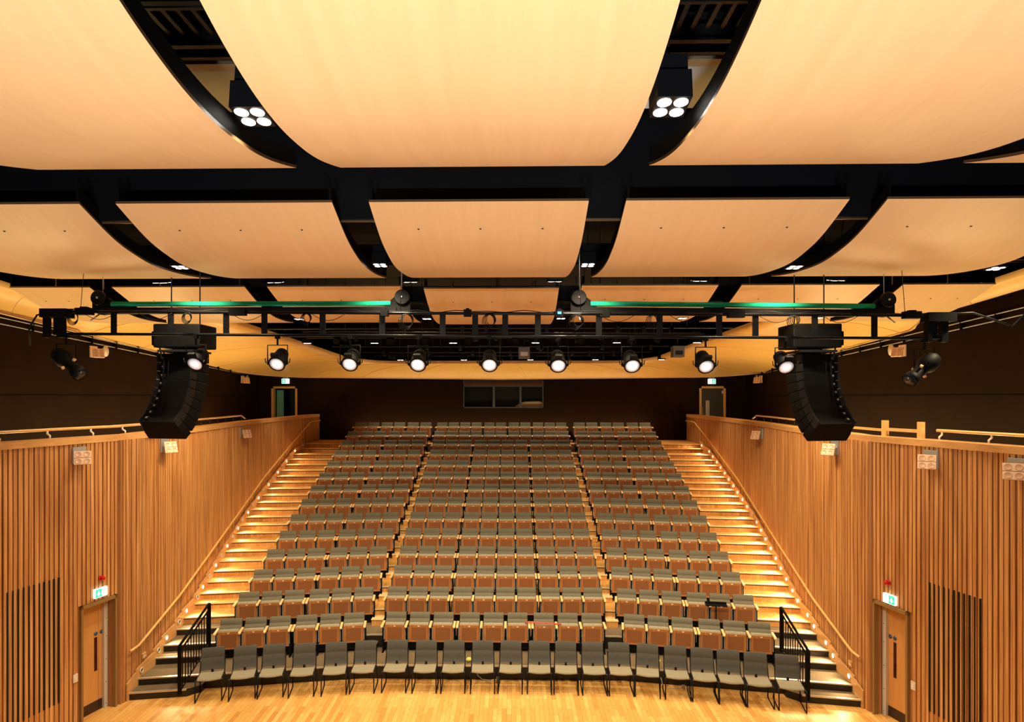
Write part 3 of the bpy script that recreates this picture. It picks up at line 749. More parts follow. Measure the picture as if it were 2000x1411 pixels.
for s, xw in ((-1,XL),(1,XR)):
    sn = 'left' if s < 0 else 'right'
    for y, z, nm in ((16.0,7.28,'near'),(25.0,6.80,'far')):
        Mx = Matrix.Translation((xw-s*.12,y,z)) @ (Matrix.Rotation(PI/2,4,'Z') if s < 0 else Matrix.Rotation(-PI/2,4,'Z'))
        flood(Mx, 'white four-lens floodlight hanging on the %s dark upper wall, %s one' % (sn, nm), 'floodlights on the dark upper walls', -1 if s < 0 else 1, False)
        mb = MB(); mb.lathe([(.0,-.02),(.10,-.02),(.115,0),(.11,.03),(0,.04)], 18, M=Matrix.Translation((xw-s*.06,y+.58,z+.06)) @ Matrix.Scale(1.35,4,(0,0,1)) @ Matrix.Rotation(-s*PI/2,4,'Y'))
        tag(mb.build('oval_wall_speaker', M['white']), 'small white oval speaker beside the %s floodlight on the %s dark wall' % (nm, sn), 'speaker', 'oval speakers on the dark walls')
    # twin curtain track
    e = empty('curtain_track', (xw,0,0), 0, 'twin pale curtain track along the top of the %s dark wall' % sn, 'track')
    for dz, dx in ((0,.10),(-.13,.06)):
        mb = MB(); mb.tube([(-s*dx, y, 7.82-(y-13)*.055+dz) for y in (9,11,13,15,17,19,21,23,25.3)], .013, 6); mb.build('track_rail', M['greysteel'], e)
    mb = MB(); mb.box(min(0,-s*.05), max(0,-s*.05), 9, 25.3, 0, .01)
    for y in range(10,26): mb.box(min(0,-s*.12),max(0,-s*.12), y-.01, y+.01, 7.66-(y-13)*.055, 7.86-(y-13)*.055)
    mb.v = [v for v in mb.v]; mb.build('track_bracket', M['black'], e)
    mb = MB(); mb.box(min(0,-s*.012)+xw, max(0,-s*.012)+xw, -5.9, 26.98, 6.12, 6.14)
    struct(mb, 'trim_5' if s < 0 else 'trim_6', M['black'])

# ------------------------------------------------------------------ handrails
def rail_pts(side, off=.16):
    pts = []
    for y, z in ((12.08,1.03),(12.35,1.03),(12.55,1.09),(14,1.55),(16.7,2.42),(20,3.47),(23,4.42),(24.9,5.02),(25.15,5.07),(26.3,5.07)):
        p = wallpt(side, y, off)[0]; pts.append((p.x,p.y,z))
    return pts
for side, sn in ((-1,'left'),(1,'right')):
    e = empty('stair_handrail', (0,0,0), 0, 'pale oak handrail climbing the %s slatted wall beside the stair' % sn, 'handrail')
    P = rail_pts(side); mb = MB(); mb.tube(P, .026, 10); mb.build('rail', M['handrail'], e)
    mb = MB(); 
    full = []
    for a, b in zip(P, P[1:]):
        n = max(1,int((Vector(b)-Vector(a)).length/.12))
        for i in range(n): full.append(Vector(a).lerp(Vector(b), i/n))
    for p in full[4:-4]: mb.box(p.x-.008,p.x+.008,p.y-.012,p.y+.012,p.z-.065,p.z-.02)
    mb.build('bracket_strip', M['jamb'], e)
    # gallery guard rail above the parapet cap
    e = empty('gallery_rail', (0,0,0), 0, 'low wooden rail on brackets above the %s parapet cap' % sn, 'handrail')
    rng = (8.1,15.4) if side < 0 else (8.1,10.95)
    n = 24; mb = MB(); pts = []
    for i in range(n+1):
        y = rng[0]+(rng[1]-rng[0])*i/n; p = wallpt(side, y, -.26)[0]; pts.append((p.x,p.y,5.50))
    mb.tube(pts, .026, 8); mb.build('rail', M['handrail'], e)
    y = rng[0]+.3
    while y < rng[1]:
        p = wallpt(side, y, -.26)[0]; q = wallpt(side, y, -.20)[0]
        mb = MB(); mb.tube([(p.x,p.y,5.475),(p.x,p.y,5.43),(q.x,q.y,5.39),(q.x,q.y,5.34)], .016, 6); mb.build('bracket', M['white'], e); y += .82
    # second short run farther back
    e = empty('gallery_rail', (0,0,0), 0, 'short far stretch of low rail above the %s parapet cap, behind the line array' % sn, 'handrail')
    rng = (15.8,19.5) if side < 0 else (15.9,19.8)
    pts = []
    for i in range(13):
        y = rng[0]+(rng[1]-rng[0])*i/12; p = wallpt(side, y, -.28)[0]; pts.append((p.x,p.y,5.50-.10*(i == 12)))
    mb = MB(); mb.tube(pts, .022, 8); mb.build('rail', M['handrail'], e)
    for i in range(1,12,2):
        x_,y_2,z_ = pts[i]; mb = MB(); mb.tube([(x_,y_2,z_-.02),(x_,y_2,5.34)], .012, 6); mb.build('bracket', M['dullpipe'], e)
# wooden posts on the right gallery
for i, (y, h, off) in enumerate(((14.75,5.66,-.30),(13.75,5.64,-.30),(11.95,5.64,-.22),(11.2,5.64,-.20),(8.72,5.66,-.20))):
    m_ = wallM(1, y, 0, off); w = .045
    mb = MB(); mb.box(-w,w,-w,w,5.34,h, M=m_)
    o = bevel(mb.build('gallery_post', M['handrail'])); tag(o, 'square wooden post on the right parapet, %s from the back' % ORD[i+1], 'post', 'wooden posts on the right gallery')
mb = MB()
for a, b, z0, z1, off in ((14.75,13.75,5.46,5.50,-.30),(13.75,11.95,5.42,5.47,-.27),(11.95,11.2,5.44,5.50,-.21)):
    p = wallpt(1,a,off)[0]; q = wallpt(1,b,off)[0]
    vv = [(p.x-.02,p.y,z0),(p.x+.02,p.y,z0),(q.x+.02,q.y,z0),(q.x-.02,q.y,z0),(p.x-.02,p.y,z1),(p.x+.02,p.y,z1),(q.x+.02,q.y,z1),(q.x-.02,q.y,z1)]
    mb.add(vv, [(0,3,2,1),(4,5,6,7),(0,1,5,4),(1,2,6,5),(2,3,7,6),(3,0,4,7)])
tag(mb.build('gallery_gate_rail', M['handrail']), 'flat wooden cross rail joining the posts on the right gallery', 'rail')

# black balustrades at the foot of the stairs
for s in (-1, 1):
    sn = 'left' if s < 0 else 'right'
    e = empty('balustrade', (X0+s*6.22,0,0), 0, 'black metal balustrade beside the foot of the %s stair' % sn, 'balustrade')
    A = Vector((0,12.15,1.12)); B = Vector((0,13.35,1.56))
    mb = MB(); mb.tube([A,B], .026, 8); mb.build('top_rail', M['black'], e)
    mb = MB(); mb.tube([A-Vector((0,0,.13)),B-Vector((0,0,.13))], .02, 8); mb.build('mid_rail', M['black'], e)
    mb = MB(); mb.tube([A-Vector((0,0,.93)),B-Vector((0,0,.88))], .014, 8); mb.build('bottom_rail', M['black'], e)
    for y, z0, z1 in ((12.15,.15,1.12),(13.35,.6,1.56)):
        mb = MB(); mb.box(-.028,.028,y-.028,y+.028,z0,z1); mb.build('post', M['black'], e)
    for i in range(1,11):
        t = i/11; p = A.lerp(B,t)
        mb = MB(); mb.tube([(0,p.y,p.z-.13),(0,p.y,p.z-.9)], .011, 6); mb.build('baluster', M['black'], e)

# step lamps
lampL = MB(); lampL.lathe([(.044,-.002),(.042,.014),(0,.022)], 14); LL = lampL.mesh('lens', M['steplamp'])
lampO = MB(); lampO.lathe([(.044,-.002),(.042,.014),(0,.022)], 14); LO = lampO.mesh('lens', M['glassdark'])
lampR = MB(); lampR.lathe([(.044,0),(.054,0),(.054,.026),(.044,.026),(.044,0)], 14, caps=False); LR = lampR.mesh('bezel', M['white'])
for side, sn in ((-1,'left'),(1,'right')):
    for n in range(2, 28):
        lit = (n % 2 == 0) if side < 0 else (n not in (16,))
        if side < 0 and n == 2: lit = False
        y = NY[(side,n)]+.10; z = .15*n+.13
        m_ = wallM(side, y, z, .075)
        e = bpy.data.objects.new('step_lamp', None); COL.objects.link(e); e.matrix_world = m_
        tag(e, 'small round %s step lamp above the %s step of the %s stair' % ('glowing' if lit else 'unlit', ORD[n], sn), 'step lamp', 'step lamps on the %s stair wall' % sn)
        rot = (PI/2,0,0)
        inst('lens', LL if lit else LO, e, (0,0,0), rot); inst('bezel', LR, e, (0,0,0), rot)
        if lit:
            p, t, nr = wallpt(side, y, .20)
            spot('step_light', (p.x,p.y,z+.02), 40, (1,.68,.34), R(160), 1, .03, tgt=(p.x+nr.x*.5, p.y-.12, z-.5))

# ------------------------------------------------------------------ doors, signs and fittings low on the side walls
for side, sn in ((-1,'left'),(1,'right')):
    ym = (DOOR[0]+DOOR[1])/2; W = (DOOR[1]-DOOR[0])/abs(wallpt(side,ym)[1].y)
    e = bpy.data.objects.new('door_1' if side < 0 else 'door_2', None); COL.objects.link(e); e.matrix_world = wallM(side, ym, 0, 0); e['kind'] = 'structure'
    w = W/2
    mb = MB(); mb.box(w-.012,w+.03,-.06,.24,0,DOOR[2]+.04); mb.box(-w-.03,-w+.012,-.06,.24,0,DOOR[2]+.04); mb.box(-w-.03,w+.03,-.06,.24,DOOR[2]-.02,DOOR[2]+.04); mb.build('door_frame', M['jamb'], e)
    # leaves sit .18 m back in the opening; wide leaf nearer the camera on the left, the other way round on the right
    split = .17 if side < 0 else w
    for a, b in ((-w+.012, split-.004), (split+.004, w-.10)) if side < 0 else ((-w+.012, w-.085),):
        mb = MB(); mb.box(a,b,.18,.22,.20,DOOR[2]-.02); lf = mb.build('door_leaf', M['doorwood'], e)
        mb = MB(); mb.box(a,b,.175,.22,.0,.20); mb.build('kick_plate', M['kick'], lf)
        cx = b-.055 if a < 0 else a+.06
        if side < 0:
            mb = MB(); mb.lathe([(.038,0),(.038,.008)], 16, M=Matrix.Translation((cx,.18,1.50)) @ Matrix.Rotation(PI/2,4,'X')); mb.build('push_disc', M['discblue'], lf)
            if a < 0: mb = MB(); mb.box(cx-.03,cx+.03,.174,.18,.78,1.43); mb.build('vision_slot', M['slotglass'], lf)
        else:
            for cx, zz in ((.20,1.53),(.10,1.53)):
                mb = MB(); mb.lathe([(.038,0),(.038,.008)], 16, M=Matrix.Translation((cx,.18,zz)) @ Matrix.Rotation(PI/2,4,'X')); mb.build('push_disc', M['discblue'], lf)
            mb = MB(); mb.box(.07,.13,.174,.18,.78,1.45); mb.build('vision_slot', M['slotglass'], lf)
    mb = MB(); mb.box(w-.10,w-.02,.12,.20,0,DOOR[2]-.02)
    st = mb.build('edge_strip', M['strip'], e)
    for z in (.08,.5,.95,1.4,1.75,2.05):
        mb = MB(); mb.lathe([(.008,0),(.008,.004)], 8, M=Matrix.Translation((w-.06,.12,z)) @ Matrix.Rotation(PI/2,4,'X')); mb.build('screw', M['black'], st)
    # dark lobby wall closing the opening
    mb = MB(); mb.box(-w-.02,w+.02,.24,.27,0,DOOR[2]+.03); mb.build('backing', M['kick'], e)
    # red beacon
    m_ = wallM(side, ym+.03, 2.62, .045)
    e = bpy.data.objects.new('fire_beacon', None); COL.objects.link(e); e.matrix_world = m_; tag(e, 'red fire alarm beacon above the %s exit sign' % sn, 'alarm beacon', 'red beacons above the side doors')
    mb = MB(); mb.lathe([(.052,0),(.055,.02),(.05,.03)], 18, M=Matrix.Rotation(PI/2,4,'X')); mb.build('base', M['red'], e)
    mb = MB(); mb.lathe([(.04,.03),(.038,.07),(.022,.09),(0,.095)], 18, M=Matrix.Rotation(PI/2,4,'X')); mb.build('lens', M['red'], e)
    # switch
    m_ = wallM(side, 11.13, .93, .045)
    mb = MB(); mb.box(-.045,.045,-.02,0,-.075,.075); o = bevel(mb.build('wall_switch', M['white'])); o.matrix_world = m_
    mb = MB(); mb.box(-.02,.02,-.026,-.02,-.03,.03); mb.build('rocker', M['plate'], o)
    tag(o, 'small white switch plate beside the %s side door' % sn, 'switch', 'switch plates by the side doors')
    # slotted vent
    e = bpy.data.objects.new('slot_vent', None); COL.objects.link(e); e.matrix_world = wallM(side, 10.42, 0, 0)
    tag(e, 'tall vent of dark vertical slots in the %s slatted wall' % sn, 'vent', 'slotted vents in the side walls')
    cnt = 11; 
    for i in range(cnt):
        mb = MB(); x = -.44+i*.088; mb.box(x-.012,x+.012,-.046,0,.62,2.86); mb.build('slot', M['void'], e)
    # floor socket box at the stair foot
    mb = MB(); m_ = wallM(side, 12.72 if side < 0 else 12.6, .68, .04); mb.box(-.06,.06,-.03,0,-.05,.05); mb.box(-.04,.04,-.032,-.03,-.03,0,1)
    o = mb.build('wall_socket', [M['cap'], M['white']]); o.matrix_world = m_; tag(o, 'small socket box low on the %s slatted wall by the stair foot' % sn, 'socket', 'sockets at the stair feet')

# exit signs: white lit box, green half with a white arrow, a running figure on the pale half
def exit_sign(Mx, label, mirror, sc=1, on_wall=True):
    e = bpy.data.objects.new('exit_sign', None); COL.objects.link(e); e.matrix_world = Mx; tag(e, label, 'exit sign', 'exit signs over the doors')
    W, H_ = .13*sc, .085*sc
    mb = MB(); mb.box(-W,W,-.05,0,-H_,H_); mb.build('lit_box', M['exitwhite'], e)
    mb = MB(); gx0, gx1 = (-W*.92, -.0) if not mirror else (0, W*.92)
    mb.box(gx0,gx1,-.054,-.05,-H_*.9,H_*.9); g = mb.build('green_field', M['exitgreen'], e)
    cx = (gx0+gx1)/2; mb = MB(); q = W*.30
    mb.prism([(cx-q*.3,-H_*.05),(cx-q*.3,H_*.55),(cx+q*.3,H_*.55),(cx+q*.3,-H_*.05),(cx+q,-H_*.05),(cx,-H_*.7),(cx-q,-H_*.05)][::-1], -.057, -.054, 'y'); mb.build('down_arrow', M['exitwhite'], g)
    cx = -cx; mb = MB(); q = W*.16
    mb.lathe([(q*.45,0),(q*.45,.003)], 10, M=Matrix.Translation((cx,-.05,H_*.55)) @ Matrix.Rotation(PI/2,4,'X'))
    for a, b in (((cx,H_*.4),(cx-q*.3,-H_*.1)),((cx-q*.3,-H_*.1),(cx-q*1.3,-H_*.5)),((cx-q*.3,-H_*.1),(cx+q*.8,-H_*.6)),((cx,H_*.25),(cx+q*1.1,H_*.05)),((cx,H_*.25),(cx-q*1.1,H_*.15))):
        mb.tube([(a[0],-.052,a[1]),(b[0],-.052,b[1])], q*.2, 5)
    mb.build('running_figure', M['exitgreen'], e)
    if not on_wall:
        mb = MB(); mb.box(-W*.7,W*.7,-.05,.02,H_,H_+.05); mb.tube([(W*.6,0,H_+.04),(W*.6,.04,H_+.3)], .008, 5); mb.build('mount', M['white'], e)
ym = (DOOR[0]+DOOR[1])/2
def face(side, y, z, off):
    """sign frame: local x runs to the viewer's right, local -y out of the wall"""
    p, t, n = wallpt(side, y, off); p.z = z
    xax = Vector((-n.y, n.x, 0)); yax = -n
    if yax.cross(Vector((0,0,1))).dot(xax) < 0: xax = -xax
    return Matrix(((xax.x,yax.x,0,p.x),(xax.y,yax.y,0,p.y),(0,0,1,p.z),(0,0,0,1)))
exit_sign(face(-1, ym, 2.36, .045), 'lit green and white exit sign above the left side door', False)
exit_sign(face(1, ym-.02, 2.33, .045), 'lit green and white exit sign above the right side door', True)
exit_sign(Matrix.Translation((-9.98,26.98,6.78)), 'small lit exit sign above the open upper left door', False, 1.25, False)
exit_sign(Matrix.Translation((8.73,26.98,6.76)), 'small lit exit sign above the closed upper right door', True, 1.25, False)

# ------------------------------------------------------------------ back wall doors and control booth
for (a, b), nm in ((DL,'door_3'),(DR,'door_4')):
    e = empty(nm, ((a+b)/2,YB,4.2)); e['kind'] = 'structure'; w = (b-a)/2; h = DH-4.2
    mb = MB(); mb.box(-w,-w+.09,-.03,.24,0,h); mb.box(w-.09,w,-.03,.24,0,h); mb.box(-w,w,-.03,.24,h-.09,h); mb.build('door_frame', M['handrail'], e)
    if nm == 'door_3':
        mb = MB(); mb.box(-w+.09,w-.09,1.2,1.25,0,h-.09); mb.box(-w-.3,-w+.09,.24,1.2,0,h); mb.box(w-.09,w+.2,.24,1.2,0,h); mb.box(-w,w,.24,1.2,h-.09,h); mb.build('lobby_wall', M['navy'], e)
        mb = MB(); pr = [(-w+.12+i*.022, .30+.02*math.sin(i*1.9)) for i in range(15)]
        mb.grid([[(x,y,0) for x,y in pr],[(x,y,h-.16) for x,y in pr]]); mb.build('teal_curtain', M['teal'], e)
    else:
        mb = MB(); mb.box(-w+.09,w-.09,.03,.07,0,h-.09); lf = mb.build('door_leaf', simple('charcoal_door',(.022,.022,.026),.4), e)
        mb = MB(); mb.box(-w+.28,-w+.44,.0,.03,.2,h-.62); mb.box(-w+.33,-w+.36,-.03,.0,.4,h-.7); mb.build('vision_panel', simple('bright_panel',(.75,.78,.75),.15,.3), lf)
        mb = MB(); mb.box(-w+.11,-w+.17,.01,.03,.5,h-.9); mb.build('push_plate', M['jamb'], lf)
        mb = MB(); mb.box(w-.16,w-.09,-.01,.03,h-.32,h-.2); mb.build('hinge', M['strip'], lf)
e = empty('window_1', ((BW[0]+BW[1])/2,YB,BW[2])); e['kind'] = 'structure'
w = (BW[1]-BW[0])/2; h = BW[3]-BW[2]
mb = MB(); mb.box(-w,-w+.04,-.01,.2,0,h); mb.box(w-.04,w,-.01,.2,0,h); mb.box(-w,w,-.01,.2,0,.04)
for x in (-w*.18-.1, w*.43): mb.box(x-.05,x+.05,-.02,.2,0,h-.28)
mb.box(-w,w,-.01,.05,h-.30,h-.26); mb.build('window_frame', M['boothgrey'], e)
mb = MB(); mb.box(-w+.04,w-.04,.08,.12,h-.27,h); mb.build('upper_board', M['boothbrown'], e)
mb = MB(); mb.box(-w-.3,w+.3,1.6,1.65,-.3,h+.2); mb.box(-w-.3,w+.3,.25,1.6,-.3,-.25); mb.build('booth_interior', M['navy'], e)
for a, b, mt in ((-w+.04,-w*.18-.15,'greyglass'),(w*.43+.05,w-.04,'greyglass')):
    mb = MB(); mb.box(a,b,.10,.106,.04,h-.30); mb.build('pane', M[mt], e)
mb = MB(); mb.box(-w*.18-.05,w*.43-.05,.12,.16,.06,h-.31); mb.build('dark_screen', M['glassdark'], e)
# covered desk seen on the sill of the booth window, right pane
mb = MB(); prf = [(-.62,0),(-.55,.10),(-.40,.19),(-.2,.25),(.1,.26),(.4,.27),(.55,.24),(.62,.12),(.6,0)]
mb.prism(prf[::-1], -.055, .0, 'y'); o = mb.build('dust_sheet', M['cloth']); o.location = (.78,YB+.10,BW[2]+.03); bevel(o,.02)
tag(o, 'crumpled beige dust sheet in the right pane of the control booth window', 'cloth')

# ------------------------------------------------------------------ theatre seats
BWID = .455
def back_mesh():
    mb = MB(); rows = []; w = BWID/2
    prof = [(-.155,.40),(-.18,.44),(-.195,.55),(-.185,.64),(-.160,.672),(-.128,.690),(-.112,.700),(-.114,.712),(-.106,.75),(-.088,.80),(-.07,.818),(-.03,.822),(-.02,.80),(-.06,.60),(-.10,.40)]
    xs = [(-w,.012),(-w+.012,.004),(-w+.04,0),(0,.008),(w-.04,0),(w-.012,.004),(w,.012)]
    for y, z in prof: rows.append([(x, y+(d if z > .0 and y < -.06 else 0), z-(.006 if abs(x) == w and z > .8 else 0)) for x, d in xs])
    mb.grid(rows, 0, flip=True)
    for s in (0,-1):
        mb.add([r_[s] for r_ in rows], [tuple(range(len(rows)))], 0)
    return mb.mesh('backrest', M['fabric'])
def cushion_mesh():
    mb = MB(); w = BWID/2-.012; rows = []
    prof = [(-.275,.26),(-.292,.61),(-.29,.632),(-.265,.655),(-.235,.658),(-.208,.648),(-.198,.60),(-.19,.30),(-.21,.26)]
    for y, z in prof: rows.append([(x*w, y, z-(.010 if abs(x) > .98 else 0)) for x in (-1,-.93,-.5,0,.5,.93,1)])
    mb.grid(rows, 0, flip=True)
    for s in (0,-1): mb.add([r_[s] for r_ in rows], [tuple(range(len(rows)))], 0)
    return mb.mesh('seat_cushion', M['fabric_lit'])
def pan_mesh():
    mb = MB(); w = BWID/2-.006
    Mx = Matrix.Translation((0,-.293,.615)) @ Matrix.Rotation(R(2.0),4,'X')
    mb.box(-w,w,-.016,0,-.385,0,0,Mx)
    mb.box(-w+.055,w-.055,-.0175,-.016,-.345,-.055,1,Mx)
    return mb.mesh('seat_underside', [M['pan'], M['panperf']])
def plate_mesh():
    mb = MB(); mb.box(-.021,.021,-.314,-.309,.583,.598); return mb.mesh('number_plate', M['plate'])
def standard_mesh():
    mb = MB(); mb.box(-.017,.017,-.30,-.10,.0,.60); mb.box(-.02,.02,-.36,-.02,0,.02); mb.box(-.02,.02,-.33,-.08,.56,.615)
    return mb.mesh('standard', M['black'])
def arm_mesh():
    mb = MB(); mb.prism([(-.44,.600),(-.44,.625),(-.42,.642),(-.14,.655),(-.12,.648),(-.12,.618)], -.025, .025, 'x'); return mb.mesh('armrest', M['arm'])
def hinge_mesh():
    mb = MB(); mb.box(-.007,.007,-.312,-.285,.29,.57)
    return mb.mesh('hinge_arm', M['greysteel'])
SM = dict(b=back_mesh(), c=cushion_mesh(), p=pan_mesh(), n=plate_mesh(), s=standard_mesh(), a=arm_mesh(), h=hinge_mesh())
# underframe beam of one seat
ub = MB(); ub.box(-.26,.26,-.25,-.15,.06,.215); ub.box(-.26,.26,-.262,-.15,.215,.228,1); SM['u'] = ub.mesh('underframe', [M['black'],M['greysteel']])
def seat(x, y, z, rz, pitch, sx, left, right, label, group):
    e = empty('theatre_seat', (x,y,z), rz, label, 'theatre seat', group)
    e.scale = (sx,1,1)
    inst('backrest', SM['b'], e); inst('seat_cushion', SM['c'], e)
    p = inst('seat_underside', SM['p'], e); inst('number_plate', SM['n'], p)
    inst('hinge_arm', SM['h'], e, (-BWID/2-.010,0,0)); inst('hinge_arm', SM['h'], e, (BWID/2+.010,0,0)); inst('underframe', SM['u'], e)
    hp = pitch/2/sx
    inst('standard', SM['s'], e, (-hp+(.008 if left else 0),0,0)); inst('armrest', SM['a'], e, (-hp+(.008 if left else 0),0,0))
    if right: inst('standard', SM['s'], e, (hp-.008,0,0)); inst('armrest', SM['a'], e, (hp-.008,0,0))
    return e
nseat = 0
BL = {'left':'left block','centre':'centre block','right':'right block'}
for k in range(1, 15):
    z = lvl(k); y = YR[k]
    for blk in ('left','centre','right'):
        if blk == 'centre':
            half = 2.47 if k == 1 else (2.62 if k < 13 else 2.68)
            groups = {1:[3,3,3],13:[11],14:[4,2,2,3]}.get(k, [3,4,3])
            p0 = Vector((X0-half, y)); d = Vector((1,0)); L = 2*half; rz = 0
        else:
            s = slope(k); L = 3.10*math.sqrt(1+s*s)
            if k == 14: L = 3.16
            groups = [2,2,2] if k == 14 else [3,3]
            if blk == 'left':
                p0 = Vector((X0-6.09, y-s*3.29)); d = Vector((1,s)).normalized(); rz = math.atan(s)
            else:
                p0 = Vector((X0+2.99, y-s*.19)); d = Vector((1,-s)).normalized(); rz = -math.atan(s)
        n = sum(groups); g = .055
        pitch = (L-BWID-g*(len(groups)-1))/(n-1)
        sx = 1 if pitch > .495 else .93
        u = BWID*sx/2; 
        pitch = (L-BWID*sx-g*(len(groups)-1))/(n-1)
        idx = 0
        for gi, gn in enumerate(groups):
            for q in range(gn):
                idx += 1
                c = p0+d*u
                seat(c.x, c.y, z, rz, pitch, sx, q == 0, q == gn-1,
                     'grey tip-up seat in the %s, %s raised row, %s from its left end' % (BL[blk], ORD[k], ORD[idx]), 'tip-up seats in the %s row of the %s' % (ORD[k], BL[blk]))
                nseat += 1
                u += pitch
            u += g
# riser skirts: painted shadow line under each tier's front is part of the floor; nothing else needed

# ------------------------------------------------------------------ loose chairs on the stage floor
def chair_meshes():
    w = .218
    b = MB(); rows = []
    prof = [(.095,.485),(.11,.50),(.135,.60),(.150,.712),(.157,.72),(.155,.728),(.175,.81),(.198,.885),(.21,.90),(.235,.898),(.238,.875),(.19,.68),(.13,.485)]
    for y, z in prof: rows.append([(x*w, y+(-.012 if abs(x) > .8 and y < .2 else 0), z-(.008 if abs(x) > .98 and z > .8 else 0)) for x in (-1,-.85,-.4,0,.4,.85,1)])
    b.grid(rows, 0, flip=True)
    for s in (0,-1): b.add([r_[s] for r_ in rows], [tuple(range(len(rows)))], 0)
    c = MB(); rows = []
    prof = [(.10,.435),(.09,.455),(.02,.452),(-.09,.446),(-.18,.455),(-.225,.450),(-.25,.428),(-.245,.408),(-.17,.41),(.08,.41)]
    for y, z in prof: rows.append([(x*w*1.02, y+(.018 if abs(x) > .8 and y < -.2 else 0), z-.010*(1-abs(x))) for x in (-1,-.85,-.4,0,.4,.85,1)])
    c.grid(rows, 0, flip=True)
    for s in (0,-1): c.add([r_[s] for r_ in rows], [tuple(range(len(rows)))], 0)
    f = MB(); x = .235
    f.tube([(x-.005,.20,.72),(x,.10,.44),(x,-.23,.425),(x+.01,-.265,.41),(x+.012,-.30,.02),(x+.012,-.285,.011),(x+.012,.19,.011),(x+.012,.21,.03),(x,.10,.42)], .012, 7)
    k = MB()
    k.tube([(-.235,.10,.42),(.235,.10,.42)], .010, 6); k.tube([(-.235,-.2,.405),(.235,-.2,.405)], .010, 6); k.box(-.02,.02,.085,.14,.42,.50)
    return b.mesh('backrest', M['chairfab']), c.mesh('seat', M['fabric_lit']), f.mesh('side_frame', M['blackgloss']), k.mesh('cross_bar', M['blackgloss'])
cb, cs, cf, ck = chair_meshes()
st = MB()
for s in (-1,1): st.lathe([(.012,-.004),(.012,.004)], 8, M=Matrix.Translation((s*.243,-.24,.42)) @ Matrix.Rotation(PI/2,4,'Y'))
cst = st.mesh('stud', M['chrome'])
CH = [(-6.18,12.74),(-5.55,12.83),(-4.98,12.93),(-4.35,12.98),(-3.71,13.06),(-3.10,13.15),(-2.43,13.20),(-1.81,13.19),(-1.22,13.20),(-.61,13.2),(-.01,13.2),(.59,13.2),(1.15,13.19),(1.71,13.17),(2.26,13.15),(2.86,13.09),(3.41,13.0),(3.93,12.91),(4.44,12.82),(4.95,12.71),(5.53,12.58)]
rr = random.Random(11)
for i, (x, y) in enumerate(CH):
    t = (x-X0)
    rz = -math.atan(.02*t if abs(t) < 3 else math.copysign(.17,t)) + rr.uniform(-.04,.04)
    if i in (0,1): rz += .10
    lab = 'charcoal stacking chair at the %s end of the loose front row' % ('far left' if i == 0 else 'far right') if i in (0,20) else 'charcoal stacking chair in the loose front row, %s from the left' % ORD[i+1]
    e = empty('stacking_chair', (x+.235*math.sin(rz),y-.10-.235*math.cos(rz),0), rz, lab, 'chair', 'loose chairs along the stage floor')
    inst('backrest', cb, e); inst('seat', cs, e); inst('side_frame', cf, e); inst('side_frame', cf, e, scale=(-1,1,1)); inst('cross_bar', ck, e); inst('stud', cst, e)

# ------------------------------------------------------------------ small things among the seats
e = empty('music_desk', (4.70,14.22,.6), R(-8), 'black tray-topped stand in front of the seats of the right block second row', 'stand')
mb = MB(); mb.box(-.24,.24,-.10,.04,.70,.725); mb.box(-.24,.24,.03,.045,.70,.77); bevel(mb.build('tray', M['blackgloss'], e))
mb = MB(); mb.tube([(0,0,.70),(0,0,.02)], .014, 8); mb.build('pole', M['black'], e)
mb = MB()
for a in (0,2.1,4.2): mb.tube([(0,0,.10),(.16*math.cos(a),.16*math.sin(a),.01)], .008, 6)
mb.build('tripod_foot', M['black'], e)
mb = MB(); mb.tube([(.30,13.93,.98),(.50,13.90,.99),(.80,13.88,.985),(1.05,13.88,.97),(1.12,13.9,.96)], .014, 6)
o = mb.build('red_strap', M['redtape']); tag(o, 'red strap stretched across two seats of the front raised row, centre block', 'strap')
def lemon(x, y, z, sc, label):
    mb = MB(); mb.lathe([(.0,-.055*sc),(.012*sc,-.05*sc),(.034*sc,-.03*sc),(.042*sc,0),(.034*sc,.03*sc),(.012*sc,.05*sc),(0,.056*sc)], 16, M=Matrix.Rotation(R(80),4,'Y'))
    o = mb.build('lemon', M['yellow']); o.location = (x,y,z); tag(o, label, 'fruit')
lemon(-.93,13.42,.345,1.3,'yellow lemon-shaped object on the dark platform edge behind the chairs left of centre')
lemon(3.13,13.12,.475,.8,'small yellow-green ball on the chair edge right of centre')
for (x, y, nm) in ((-.30,13.02,'centre'),(3.55,12.72,'right')):
    mb = MB(); mb.tube([(x-.45,y+.10,.26),(x-.42,y+.08,.14),(x-.32,y+.06,.07),(x-.18,y+.05,.06),(x-.04,y+.06,.07),(x+.02,y+.08,.075)], .009, 6); mb.box(x-.02,x+.05,y+.06,y+.12,.04,.11)
    tag(mb.build('floor_cable', M['greysteel']), 'pale cable looping to a socket on the dark riser behind the chairs, %s one' % nm, 'cable', 'cables at the platform front')
# round black stool just inside the bottom edge of the view
e = empty('round_stool', (-5.06,10.36,0), 0, 'round black stool cut off by the bottom edge, left of centre', 'stool')
mb = MB(); mb.lathe([(0,.40),(.13,.40),(.155,.42),(.16,.45),(.15,.475),(.10,.49),(0,.492)], 28); mb.build('seat', M['blackgloss'], e)
mb = MB(); mb.tube([(0,0,.41),(0,0,.08)], .02, 8); mb.build('column', M['chrome'], e)
for a in range(5):
    mb = MB(); mb.tube([(0,0,.09),(.2*math.cos(a*1.257),.2*math.sin(a*1.257),.02)], .014, 6); mb.build('foot', M['black'], e)

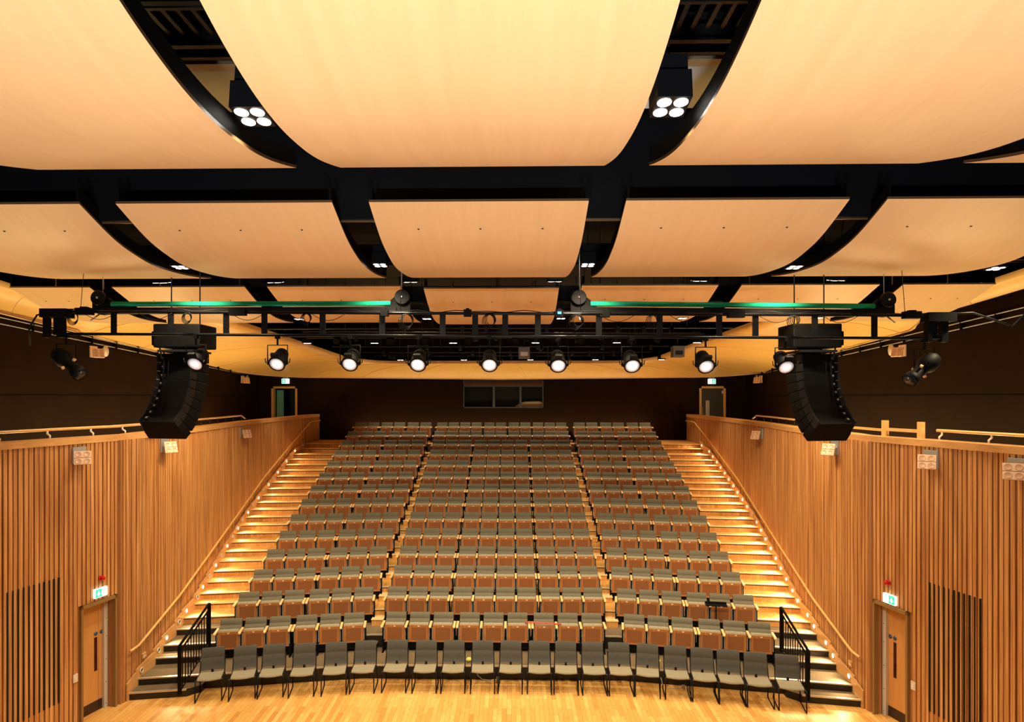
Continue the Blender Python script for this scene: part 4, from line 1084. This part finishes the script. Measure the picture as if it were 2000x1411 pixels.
# ------------------------------------------------------------------ light
def area(name, loc, tgt, energy, sx, sy, col):
    ld = bpy.data.lights.new(name, 'AREA'); ld.shape = 'RECTANGLE'; ld.size = sx; ld.size_y = sy; ld.energy = energy; ld.color = col
    o = bpy.data.objects.new(name, ld); COL.objects.link(o); o.location = loc
    o.rotation_euler = (Vector(tgt)-Vector(loc)).to_track_quat('-Z','Y').to_euler()
    return o
# stage floods behind the camera: they light the undersides of the nearest reflectors and the stalls
for sx in (-1.6,1.4):
    fl = area('stage_uplight', (sx,-3.0,1.2), (sx,-3.0+4.2,1.2+9.0), 440, 1.6, .6, (1,.95,.90)); fl.data.spread = R(125)
for sx in (-1,1):
    for yy_ in (11,16,21): 
        ls = area('gallery_cove_fill', (X0+sx*9.5,yy_,4.45), (0,0,0), 110, .35, 4, (1,.70,.30)); ls.rotation_euler = (PI,0,0)  # unseen upward fill, added to brighten the side coves
lb = area('rear_cove_fill', (X0,26.55,4.5), (0,0,0), 130, 13, .25, (1,.72,.34)); lb.rotation_euler = (PI,0,0)  # unseen upward fill added behind the last row for the rear cove
for sx in (-1,1):
    spot('wall_wash', (X0+sx*4.3,13.2,7.75), 420, (1,.74,.40), R(70), .7, .12, tgt=(X0+sx*7.8,16.0,2.6))
for x in (-5.0,4.2):
    spot('gallery_wash', (x,13,7.6), 260, (1,.78,.48), R(100), .9, .15, tgt=(x*1.7,15,3.5))

w = bpy.data.worlds.new('world'); SC.world = w; w.use_nodes = True
w.node_tree.nodes['Background'].inputs[0].default_value = (1,.8,.55,1); w.node_tree.nodes['Background'].inputs[1].default_value = .0

# ------------------------------------------------------------------ camera and colour
cd = bpy.data.cameras.new('camera'); co = bpy.data.objects.new('camera', cd); COL.objects.link(co)
co.location = (0,0,6.1); co.rotation_euler = (R(90),0,R(1.1))
cd.sensor_width = 36; cd.lens = 21.6; cd.shift_x = .012; cd.shift_y = .03475; cd.clip_start = .05; cd.clip_end = 100
SC.camera = co
SC.view_settings.view_transform = 'Standard'; SC.view_settings.look = 'None'; SC.view_settings.gamma = 1
SC.view_settings.exposure = .25; SC.view_settings.use_curve_mapping = False
print('seats', nseat)
